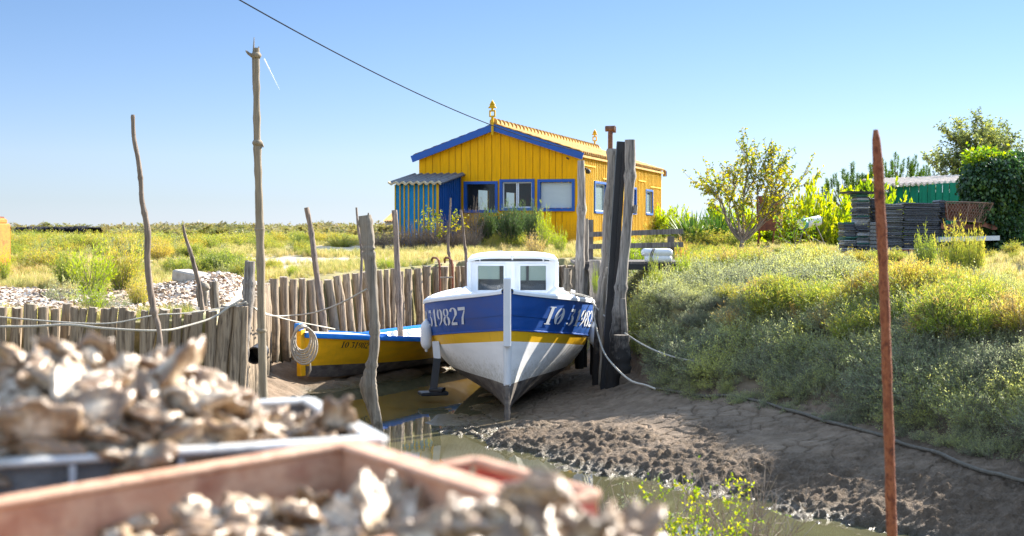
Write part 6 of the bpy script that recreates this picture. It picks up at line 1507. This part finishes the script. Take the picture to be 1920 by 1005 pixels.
mb = MB(); mb.grid(lambda u, v: pc+pl_*(.03+.56*u)+ps_*(.03+.46*v)+Vector((0, 0, fillz(.03+.56*u, .03+.46*v)-ZR-.02+.02*float(vn(u*20, v*13, 9)))), 50, 36)
tag(mb.build('shell_rubble', m_oy, None, True, loc=tuple(pc)), 'packed shell rubble filling the pinkish crate under the oysters', 'shell rubble', None, 'stuff')
for i in range(10):
    for j in range(7):
        a = .05+.52*(i+rgo.uniform(0, 1))/10; s = .05+.42*(j+rgo.uniform(0, 1))/7; p = pc+pl_*a+ps_*s; p.z = fillz(a, s)+rgo.uniform(-.01, .012)
        put_oyster(p, rgo.uniform(.6, 1.05), 'oyster clump lying inside the pinkish crate', 'oyster clumps in the pinkish crate')
# a third heap at the lower right of the crates, in a low tray
crate('low_tray', 'low tray of oysters at the bottom edge beside the pinkish crate', (.065, 1.43, ZR-.045), (.99, -.10, 0), (-.1, -.99, 0), .24, .34, .14, M['cgrey'], M['meshgrey'], 3)
pfx = ([880, 920, 960, 1000, 1040, 1080, 1120, 1160, 1200, 1260], [955, 930, 918, 940, 950, 940, 948, 962, 975, 995])
for k in range(62):
    px = rgo.uniform(885, 1262); dy = 62+rgo.uniform(0, 1)**1.3*90; py = float(np.interp(px, *pfx))+dy
    put_oyster(P(px, py, 1.42-.0013*dy), rgo.uniform(.5, .9), 'oyster clump spilling over the near right corner of the pinkish crate', 'oyster clumps beside the pinkish crate')

# ---------------------------------------------------------------- dry plants on the near bank
def dry_plant(px, d, h, n, seed, label, leafy=0, mat='l_straw'):
    r_ = np.random.default_rng(seed); q_ = P(px, 900, d); q_.z = gz(q_.x, d)-.03; e = empty('bank_plant', tuple(q_), label, 'plant'); st = MB(); LP = []; LD = []
    for i in range(n):
        a = r_.uniform(0, 2*PI); dd = np.array([math.cos(a)*.28, math.sin(a)*.28, 1]); L = h*r_.uniform(.5, 1); p = np.array(q_)+np.array([math.cos(a), math.sin(a), 0])*r_.uniform(0, .14); pts = [p]
        for k in range(6): dd = dd+r_.normal(size=3)*.13; dd /= np.linalg.norm(dd); pts.append(pts[-1]+dd*L/6)
        st.tube(pts, [.004*(1-.12*k) for k in range(7)], 4, 0, False)
        for _ in range(5):
            k = r_.integers(2, 6); d2 = dd*.7+r_.normal(size=3)*.5; d2 /= np.linalg.norm(d2); l2 = L*r_.uniform(.12, .3); st.tube([pts[k], pts[k]+d2*l2*.5, pts[k]+d2*l2+r_.normal(size=3)*.01], [.0025, .002, .001], 3, 0, False)
            if leafy:
                for _ in range(leafy): t = r_.uniform(); LP.append(pts[k]+d2*l2*t); LD.append(d2+r_.normal(size=3)*.6)
    st.build('stems', M['twig'], e)
    if leafy: mb = MB(); leafcloud(mb, LP, LD, .024, .012, r_); mb.build('leaves', M[mat], e)
for k, (px, d, h, n, lf, mat, lab) in enumerate((
  (1110, 7.6, .50, 16, 0, '', 'bare grey twigs at the left end of the near bank plants'), (1165, 7.2, .62, 12, 7, 'l_salt', 'thin pale weed beside the bare twigs on the near bank'),
  (1225, 7.4, .60, 16, 4, 'l_yel', 'sparse yellow green weed in the middle of the near bank plants'), (1285, 6.9, .68, 18, 16, 'l_yel', 'leafy yellow plant at the bottom edge left of the tall green stems'),
  (1345, 6.9, .80, 9, 13, 'l_yel', 'tall bright green stemmed plant at the bottom edge'), (1390, 7.6, .95, 34, 0, '', 'dense bare brown twigs right of the bright green stems'),
  (1430, 7.9, .85, 26, 0, 'l_straw', 'dry brown twig bush standing highest against the mud'), (1480, 7.3, .50, 16, 0, 'l_straw', 'low dry twigs right of the twig bush'), (1330, 7.9, .8, 20, 0, 'l_straw', 'dry straw twigs behind the bright green stems'), (1250, 8.2, .5, 16, 0, 'l_straw', 'low dry twigs at the waterside behind the sparse weed'), (1600, 6.8, .35, 10, 0, 'l_straw', 'small dry tuft left of the rusty rod foot'))):
    dry_plant(px, d, h, n, 700+k, lab, lf, mat or 'l_straw')
# near bank grass
n = 2500; x = rng.uniform(-1, 4.5, n); y = rng.uniform(3, 10, n); dN = sdist(x, y, NEAR); keep = (dN > .5) & (rng.uniform(size=n) < .6); x, y = x[keep], y[keep]; z = ground(x, y)
scatter('near_bank_grass', np.stack([x, y, z-.01], -1), rng.uniform(.06, .14, len(x)), holder('near_grass_kinds', GRASS+TALLG), 6, rng, label='short straw grass growing over the near bank', cat='grass')
# contrail
mb = MB(); pa_ = P(495, 110, 2600); pb_ = P(524, 168, 2600); nn = 10
mb.tube([pa_.lerp(pb_, i/nn) for i in range(nn+1)], [1.3*(1-.8*i/nn) for i in range(nn+1)], 8)
tag(mb.build('contrail', M['contrail'], None, True, loc=tuple(pa_)), 'short white contrail in the sky right of the bamboo pole top', 'contrail')
